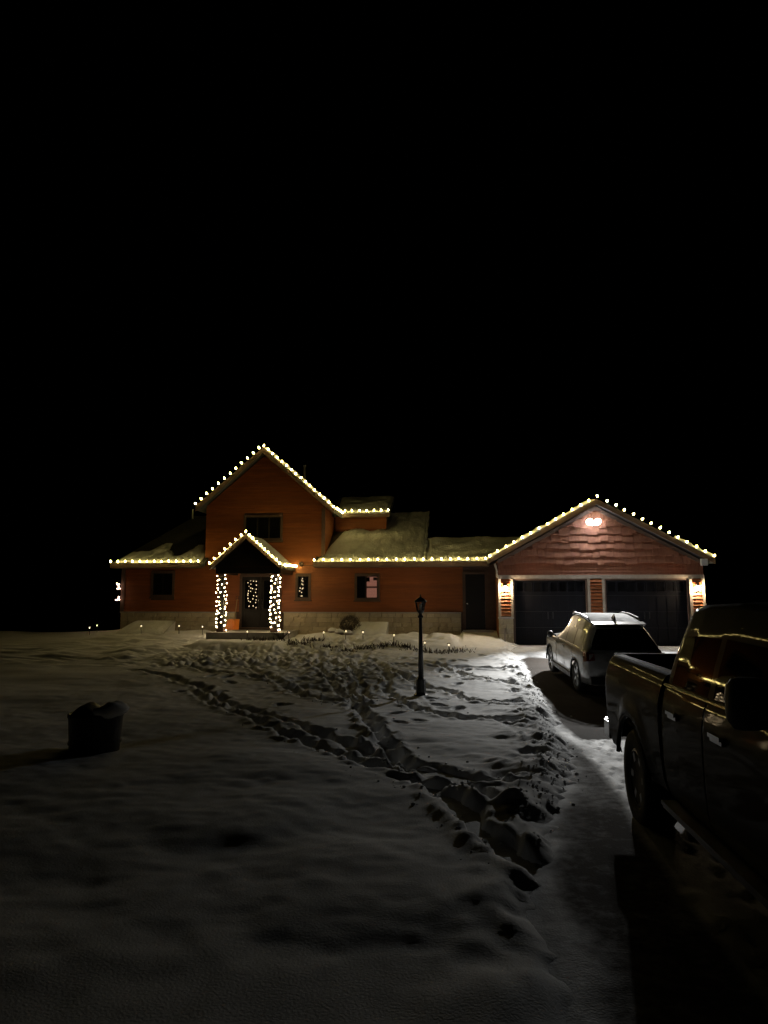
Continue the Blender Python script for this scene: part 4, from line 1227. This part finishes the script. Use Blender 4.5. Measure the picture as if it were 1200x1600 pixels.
for i in range(nu - 1):
    for k in range(nv):
        f.append((i * nv + k, (i + 1) * nv + k, (i + 1) * nv + (k + 1) % nv, i * nv + (k + 1) % nv))
f.append(tuple(range(nv))); f.append(tuple((nu - 1) * nv + k for k in range(nv))[::-1])
MB().add(v, f).build('snow_cap', M['snow'], tb, True)

# ================================================================== vehicles
def interp(tab, x):
    return float(np.interp(x, [p[0] for p in tab], [p[1] for p in tab]))

def car_shell(root, spec):
    """lofted body: stations along the length, each a ring of half-section points; faces go to named parts"""
    yr, yf, zt, wd, belt, zb = spec['yr'], spec['yf'], spec['zt'], spec['w'], spec['belt'], spec['zb']
    ss = list(np.linspace(0, 1, spec['n']))
    for q in spec['seams']:
        ss += [q - .0022, q, q + .0022]
    ss = sorted(set(round(float(s_), 5) for s_ in ss))
    low = spec['low']            # [(fraction between zb and belt, width factor)]
    NL = 14
    def ring(s):
        top = interp(zt, s); w = interp(wd, s)
        bl = min(belt, top - .05)
        pts = [(0, zb), (.70 * w, zb)]
        for k in range(NL):
            fz = k / (NL - 1)
            pts.append((w * interp(low, fz), zb + .03 + (bl - zb - .03) * fz))
        gx0, gx1 = w * spec['glass'][0], w * spec['glass'][1]
        hgt = top - bl
        g3 = spec.get('gtop', .84)
        for k, fz in enumerate((.05, .36, .68, 1.0)):
            pts.append((gx0 + (gx1 - gx0) * fz ** 1.2, bl + hgt * g3 * fz))
        pts += [(gx1 * .965, bl + hgt * (g3 * .4 + .6)), (gx1 * .78, top - .018 * min(1, hgt / .3)), (gx1 * .40, top - .004), (0, top)]
        return pts
    rings = [ring(s) for s in ss]
    nj = len(rings[0])
    J_BELT = 2 + NL - 1
    V = np.zeros((len(ss), nj, 3))
    seam_set = set(round(q, 5) for q in spec['seams'])
    for i, s in enumerate(ss):
        for j, (x, z) in enumerate(rings[i]):
            y0, y1 = interp(yr, z), interp(yf, z)
            xx = x
            if s in seam_set and 2 <= j <= J_BELT: xx = x - .018
            V[i, j] = (xx, y0 + s * (y1 - y0), z)
    # wheel arches
    dead = set()
    for (ay, az, ar) in spec['arches']:
        for i in range(len(ss)):
            for j in range(1, J_BELT + 1):
                d = math.hypot(V[i, j, 1] - ay, V[i, j, 2] - az)
                if d < ar * .80: dead.add((i, j))
        for i in range(len(ss)):
            for j in range(2, J_BELT + 1):
                y, z = V[i, j, 1] - ay, V[i, j, 2] - az
                d = math.hypot(y, z)
                if (i, j) in dead or d > ar * 1.06 or d < 1e-4: continue
                k = ar / d if d < ar else 1
                V[i, j, 1] = ay + y * k; V[i, j, 2] = az + z * k
    parts = {}
    def put(name, quad_pts):
        vs, fs, ix = parts.setdefault(name, ([], [], {}))
        q = []
        for p in quad_pts:
            key = (round(p[0], 5), round(p[1], 5), round(p[2], 5))
            if key not in ix:
                ix[key] = len(vs); vs.append(p)
            q.append(ix[key])
        if len(set(q)) >= 3:
            fs.append(tuple(dict.fromkeys(q)))
    for i in range(len(ss) - 1):
        sm = (ss[i] + ss[i + 1]) / 2
        for j in range(nj - 1):
            if any(c in dead for c in ((i, j), (i + 1, j), (i, j + 1), (i + 1, j + 1))): continue
            name = 'body'
            for (nm, s0, s1, j0, j1) in spec['parts']:
                if s0 <= sm <= s1 and j0 <= j - J_BELT < j1: name = nm
            for sx in (1, -1):
                c = [V[i, j], V[i, j + 1], V[i + 1, j + 1], V[i + 1, j]]
                c = [(p[0] * sx, p[1], p[2]) for p in c]
                if sx > 0: c = c[::-1]
                put(name if name in ('body', 'windshield', 'roof') else name + '|' + str(sx), c)
    for i, flip in ((0, False), (len(ss) - 1, True)):
        for j in range(nj - 1):
            a, c = V[i, j], V[i, j + 1]
            q = [(-a[0], a[1], a[2]), (a[0], a[1], a[2]), (c[0], c[1], c[2]), (-c[0], c[1], c[2])]
            nm = 'body'
            if i == 0 and 1 <= j - J_BELT <= 3: nm = 'rear_window'
            put(nm, q[::-1] if flip else q)
    made = {}
    for nm, (vs, fs, ix) in parts.items():
        nm = nm.split('|')[0]
        MB().add(vs, fs).build(nm, spec['mats'].get(nm, spec['mats']['body']), root, True)
    return made, V, ss, J_BELT

def wheel_mesh(r, w, rim_r, spokes):
    t = MB().lathe([(rim_r, -w * .40), (rim_r + .03, -w * .5), (r - .035, -w * .5), (r - .006, -w * .40), (r, -w * .2), (r - .004, -w * .05), (r, w * .05), (r, w * .2), (r - .006, w * .40), (r - .035, w * .5), (rim_r + .03, w * .5), (rim_r, w * .40)], 36, 'x')
    m = MB()
    m.lathe([(rim_r, -w * .40), (rim_r, w * .42), (rim_r - .02, w * .44), (rim_r - .03, w * .30), (rim_r - .03, -w * .40)], 36, 'x')
    m.lathe([(.07, 0), (.07, w * .34), (.05, w * .38), (.0, w * .38)], 14, 'x')
    for k in range(spokes):
        a = 2 * math.pi * k / spokes
        m.bar((w * .33, .04 * math.cos(a), .04 * math.sin(a)), (w * .36, (rim_r - .02) * math.cos(a), (rim_r - .02) * math.sin(a)), .055, .03, (1, 0, 0))
    return t.mesh('tyre', True), m.mesh('rim')

def wheels(root, spots, r, w, rim_r, spokes):
    tm, rm = wheel_mesh(r, w, rim_r, spokes)
    tm.materials.append(M['rubber']); rm.materials.append(M['alloy'])
    for (x, y) in spots:
        wh = link('wheel', None, None, root, (x, y, r - .01), (0, 0, 0 if x > 0 else math.pi))
        link('tyre', tm, None, wh)
        link('rim', rm, None, wh)
        dk = MB().lathe([(.02, -w * .1), (rim_r - .035, -w * .1), (rim_r - .035, -w * .14), (.02, -w * .14)], 20, 'x').build('brake_disc', M['black'], wh)

def arch_lip(root, x, ay, az, r, name='arch_trim', w=.05, mat=None, a0=-8):
    mb = MB()
    pts = []
    for k in range(19):
        a = R(a0 + (180 - 2 * a0) * k / 18)
        pts.append((x, ay + r * math.cos(a), az + r * math.sin(a)))
    mb.tube(pts, w, 6)
    return mb.build(name, mat or M['dirt'], root, True)

# ---- the silver SUV, nose to the garage
suv = thing('suv', 'silver white SUV with snowy roof parked facing the garage', 'car', (3.74, 16.75, float(drive_z(0, 17.6)) - .03), R(4.8))
suv.rotation_euler.x = R(3.3)
sp_ = dict(
    yr=[(.2, .10), (.45, .0), (.75, .02), (.95, .05), (1.1, .14), (1.35, .30), (1.62, .48), (1.75, .52)],
    yf=[(.2, 4.50), (.5, 4.64), (.75, 4.62), (1.0, 4.58), (2, 4.5)],
    zt=[(0, 1.57), (.05, 1.62), (.15, 1.68), (.30, 1.73), (.42, 1.70), (.50, 1.63), (.70, 1.13), (.76, 1.09), (.94, .98), (1, .84)],
    w=[(0, .82), (.02, .87), (.06, .915), (.15, .94), (.5, .95), (.85, .94), (.95, .88), (1, .76)],
    belt=1.02, zb=.24, n=84, low=[(0, .95), (.15, .985), (.4, 1.0), (.65, .995), (.85, 1.0), (1, .97)], glass=(.955, .665),
    seams=[.245, .415, .605], arches=[(.92, .36, .40), (3.70, .36, .40)],
    parts=[('door', .246, .414, -13, 1), ('door', .416, .604, -13, 1), ('pillar', .20, .53, 1, 3), ('side_window', .10, .225, 1, 3), ('side_window', .255, .405, 1, 3), ('side_window', .425, .565, 1, 3), ('windshield', .51, .695, 4, 8), ('roof', .03, .50, 5, 8)],
    mats={'body': M['suvpaint'], 'pillar': M['black'], 'door': M['suvpaint'], 'side_window': M['frost'], 'rear_window': M['glass'], 'windshield': M['frost'], 'roof': M['suvpaint']})
car_shell(suv, sp_)
wheels(suv, [(.80, .92), (-.80, .92), (.80, 3.70), (-.80, 3.70)], .36, .23, .25, 5)
for sx in (1, -1):
    for ay in (.92, 3.70):
        arch_lip(suv, sx * .935, ay, .36, .405, w=.022)
    MB().bar((sx * .925, 1.30, .30), (sx * .93, 3.30, .30), .07, .10).build('sill_trim', M['dirt'], suv)
    MB().tube([(sx * .59, .80, 1.64), (sx * .60, .95, 1.70), (sx * .605, 1.6, 1.745), (sx * .60, 2.2, 1.735), (sx * .59, 2.4, 1.68)], .018, 6).build('roof_rail', M['black'], suv)
    MB().tube([(sx * .90, 3.02, 1.06), (sx * .98, 3.02, 1.09)], .025, 6).lathe([(.02, 2.94), (.075, 2.955), (.085, 3.0), (.07, 3.08), (.02, 3.12)], 12, 'y', (sx * 1.06, 0, 1.10)).build('mirror', M['black'], suv, True)
    for yy in (2.02, 2.86 - .72 + .75):
        MB().box(sx * .955 - .012, sx * .955 + .012, yy - .11, yy + .11, .90, .93).build('handle', M['suvpaint'], suv)
    MB().add([(sx * .925, .14, .78), (sx * .885, .035, .80), (sx * .88, .06, 1.0), (sx * .925, .22, 1.02), (sx * .70, .008, .82), (sx * .70, .06, .98)], [(0, 1, 2, 3), (1, 4, 5, 2)]).build('tail_light', M['tail'], suv)
    MB().box(sx * .55 - .16, sx * .55 + .16, 4.54, 4.60, .72, .82).build('headlight', M['clear'], suv)
MB().box(-.80, .80, -.035, .06, .30, .46).build('bumper', M['dirt'], suv)
MB().add([(-.60, .40, 1.60), (.60, .40, 1.60), (.60, .62, 1.64), (-.60, .62, 1.64), (-.58, .40, 1.57), (.58, .40, 1.57), (.60, .62, 1.61), (-.60, .62, 1.61)], [(0, 1, 2, 3), (5, 4, 7, 6), (4, 5, 1, 0), (5, 6, 2, 1), (7, 4, 0, 3)]).build('spoiler', M['suvpaint'], suv)
MB().box(-.26, .26, -.012, .03, .62, .74).build('licence_plate', M['white_box'], suv)
MB().add([(-.03, .80, 1.66), (.03, .80, 1.66), (.02, 1.06, 1.68), (-.02, 1.06, 1.68), (0, .82, 1.80), (0, .87, 1.80)], [(0, 1, 4), (1, 2, 5, 4), (2, 3, 5), (3, 0, 4, 5)]).build('antenna_fin', M['black'], suv)
# thin snow on the roof
v, f = [], []
nu, nv = 22, 40
for j in range(nv):
    for i in range(nu):
        u, w = i / (nu - 1) * 2 - 1, j / (nv - 1)
        y = .46 + w * 2.0
        s_ = (y - .5) / 4.0
        top = interp(sp_['zt'], max(0, s_))
        hw_ = .60 * (1 - .02 * w)
        h = .022 + .012 * float(vnoise(np.array(u * 4.), np.array(y * 3.), 33))
        e = min(1 - abs(u), w * 3, (1 - w) * 3) * 6
        v.append((u * hw_, y, top - .016 * u * u + h * min(1, max(-.2, e))))
f = [(j * nu + i, j * nu + i + 1, (j + 1) * nu + i + 1, (j + 1) * nu + i) for j in range(nv - 1) for i in range(nu - 1)]
MB().add(v, f).build('roof_snow', M['snow'], suv, True)

# ---- the pickup, nose towards the camera
TRX, TRY = 2.50, 7.80
trk = thing('pickup_truck', 'dark crew-cab pickup truck with empty bed parked nearest at right', 'truck', (TRX, TRY, -.25), R(180 + .6))
tsp = dict(
    yr=[(.4, 2.025), (1.1, 2.025), (1.3, 2.03), (1.9, 2.10), (2, 2.11)],
    yf=[(.4, 6.10), (.7, 6.22), (1.0, 6.20), (1.3, 6.10), (2, 5.9)],
    zt=[(0, 1.84), (.03, 1.90), (.10, 1.93), (.25, 1.945), (.40, 1.92), (.46, 1.86), (.645, 1.34), (.70, 1.30), (.93, 1.20), (1, 1.05)],
    w=[(0, .985), (.01, .995), (.1, 1.0), (.55, 1.0), (.9, 1.0), (.96, .96), (1, .86)],
    gtop=.90, belt=1.29, zb=.46, n=92, low=[(0, .95), (.10, .985), (.30, 1.0), (.55, 1.005), (.78, 1.0), (.90, .985), (1, .955)], glass=(.945, .77),
    seams=[.225, .47], arches=[(5.15, .41, .50)],
    parts=[('rear_door', .004, .224, -13, 1), ('front_door', .226, .469, -13, 1), ('side_window', .035, .215, 1, 3), ('side_window', .24, .43, 1, 3), ('windshield', .47, .64, 4, 8)],
    mats={'body': M['truckpaint'], 'side_window': M['carglass'], 'rear_window': M['carglass'], 'windshield': M['carglass']})
car_shell(trk, tsp)
# bed sides as fine grids with the wheel arch cut out
BP = [(.50, .955), (.60, .985), (.80, 1.005), (1.0, 1.012), (1.14, 1.008), (1.24, .985), (1.32, .955), (1.36, .925), (1.375, .885)]
AY, AZ, AR = 1.16, .41, .52
ysb = np.linspace(.02, 2.005, 56); zsb = np.concatenate([np.linspace(.50, 1.24, 20), np.array([1.28, 1.32, 1.345, 1.36, 1.37, 1.375])])
for sx in (1, -1):
    P = {}
    dead = set()
    for i, y in enumerate(ysb):
        for j, z in enumerate(zsb):
            x = interp(BP, z)
            rr = max(0, 1 - (y - .02) / .16)
            x -= .07 * rr ** 2
            d = math.hypot(y - AY, z - AZ)
            if d < AR * .86: dead.add((i, j))
            yy, zz = y, z
            if AR * .86 <= d < AR:
                yy, zz = AY + (y - AY) * AR / d, AZ + (z - AZ) * AR / d
            flare = .03 * math.exp(-((d - AR) / .10) ** 2)
            P[i, j] = (sx * (x + flare), yy, zz)
    mb = MB(); ix = {}
    for i in range(len(ysb) - 1):
        for j in range(len(zsb) - 1):
            c = [(i, j), (i + 1, j), (i + 1, j + 1), (i, j + 1)]
            if any(k in dead for k in c): continue
            q = []
            for k in c:
                if k not in ix:
                    ix[k] = len(mb.v); mb.v.append(P[k])
                q.append(ix[k])
            mb.f.append(tuple(q if sx > 0 else q[::-1]))
    bs = mb.build('bed_side', M['truckpaint'], trk, True)
    MB().box(min(sx * .80, sx * .885), max(sx * .80, sx * .885), .03, 1.98, 1.345, 1.372).build('bed_rail', M['dirt'], bs)
    MB().box(min(sx * .80, sx * .815), max(sx * .80, sx * .815), .06, 1.98, .72, 1.344).build('bed_inner_wall', M['truckpaint'], bs)
    arch_lip(trk, sx * 1.015, AY, AZ, AR - .005, w=.022, name='arch_trim', mat=M['truckpaint'], a0=12)
    MB().add([(sx * .955, .0, .78), (sx * .84, -.02, .78), (sx * .84, -.02, 1.22), (sx * .93, .0, 1.22), (sx * .975, .15, .78), (sx * .945, .15, 1.22)], [(0, 1, 2, 3), (4, 0, 3, 5)]).build('tail_light', M['tail'], trk)
    MB().bar((sx * .96, 2.15, .45), (sx * .96, 4.55, .45), .16, .05).bar((sx * 1.045, 2.15, .462), (sx * 1.045, 4.55, .462), .012, .028).build('running_board', M['alloy'], trk)
    for yy in (2.30, 3.16):
        MB().box(sx * 1.005 - .012, sx * 1.005 + .012, yy - .02, yy + .17, 1.09, 1.115).box(sx * 1.018 - .012, sx * 1.018 + .012, yy - .02, yy + .17, 1.115, 1.14).build('handle', M['chrome'], trk)
    mm = MB().tube([(sx * .95, 4.18, 1.33), (sx * 1.08, 4.18, 1.36)], .028, 6)
    mb_r = [(.0, 4.10), (.085, 4.102), (.105, 4.115), (.112, 4.15), (.10, 4.21), (.06, 4.25), (.0, 4.26)]
    m0 = len(mm.v); mm.lathe(mb_r, 20, 'y')
    for q in range(m0, len(mm.v)):
        x_, y_, z_ = mm.v[q]; rr = math.hypot(x_, z_) or 1e-6; a_ = math.atan2(z_, x_); k_ = 1 / max(abs(math.cos(a_)) ** 4 + abs(math.sin(a_)) ** 4, 1e-6) ** .25
        mm.v[q] = (sx * 1.17 + x_ * k_ * .92, y_, 1.45 + z_ * k_ * 1.12)
    mm.build('mirror', M['dirt'], trk, True)
    MB().add([(sx * .985, 2.10, 1.298), (sx * .975, 4.05, 1.298), (sx * .965, 4.05, 1.318), (sx * .972, 2.10, 1.318)], [(0, 1, 2, 3) if sx > 0 else (3, 2, 1, 0)]).build('window_moulding', M['chrome'], trk)
    MB().box(sx * .66 - .2, sx * .66 + .2, 6.10, 6.19, .82, 1.0).build('headlight', M['clear'], trk)
MB().box(-.80, .80, .05, 1.99, .68, .72).build('bed_floor', M['dirt'], trk)
MB().box(-.87, .87, -.03, .045, .70, 1.36).box(-.87, .87, -.04, .05, 1.36, 1.378).build('tailgate', M['truckpaint'], trk)
MB().box(-.80, .80, 1.96, 1.99, .72, 1.34).build('bed_front_wall', M['truckpaint'], trk)
MB().box(-.96, .96, -.17, -.045, .52, .70).box(-.98, -.90, -.12, .10, .53, .69).box(.90, .98, -.12, .10, .53, .69).build('bumper', M['chrome'], trk)
MB().box(-.95, .95, 6.10, 6.30, .48, .72).build('front_bumper', M['chrome'], trk)
MB().box(-.42, .42, 6.10, 6.23, .76, 1.06).build('grille', M['black'], trk)
MB().box(-.80, .80, .1, 6.0, .36, .50).build('chassis', M['black'], trk)
wheels(trk, [(.86, AY), (-.86, AY), (.86, 5.15), (-.86, 5.15)], .41, .28, .24, 6)
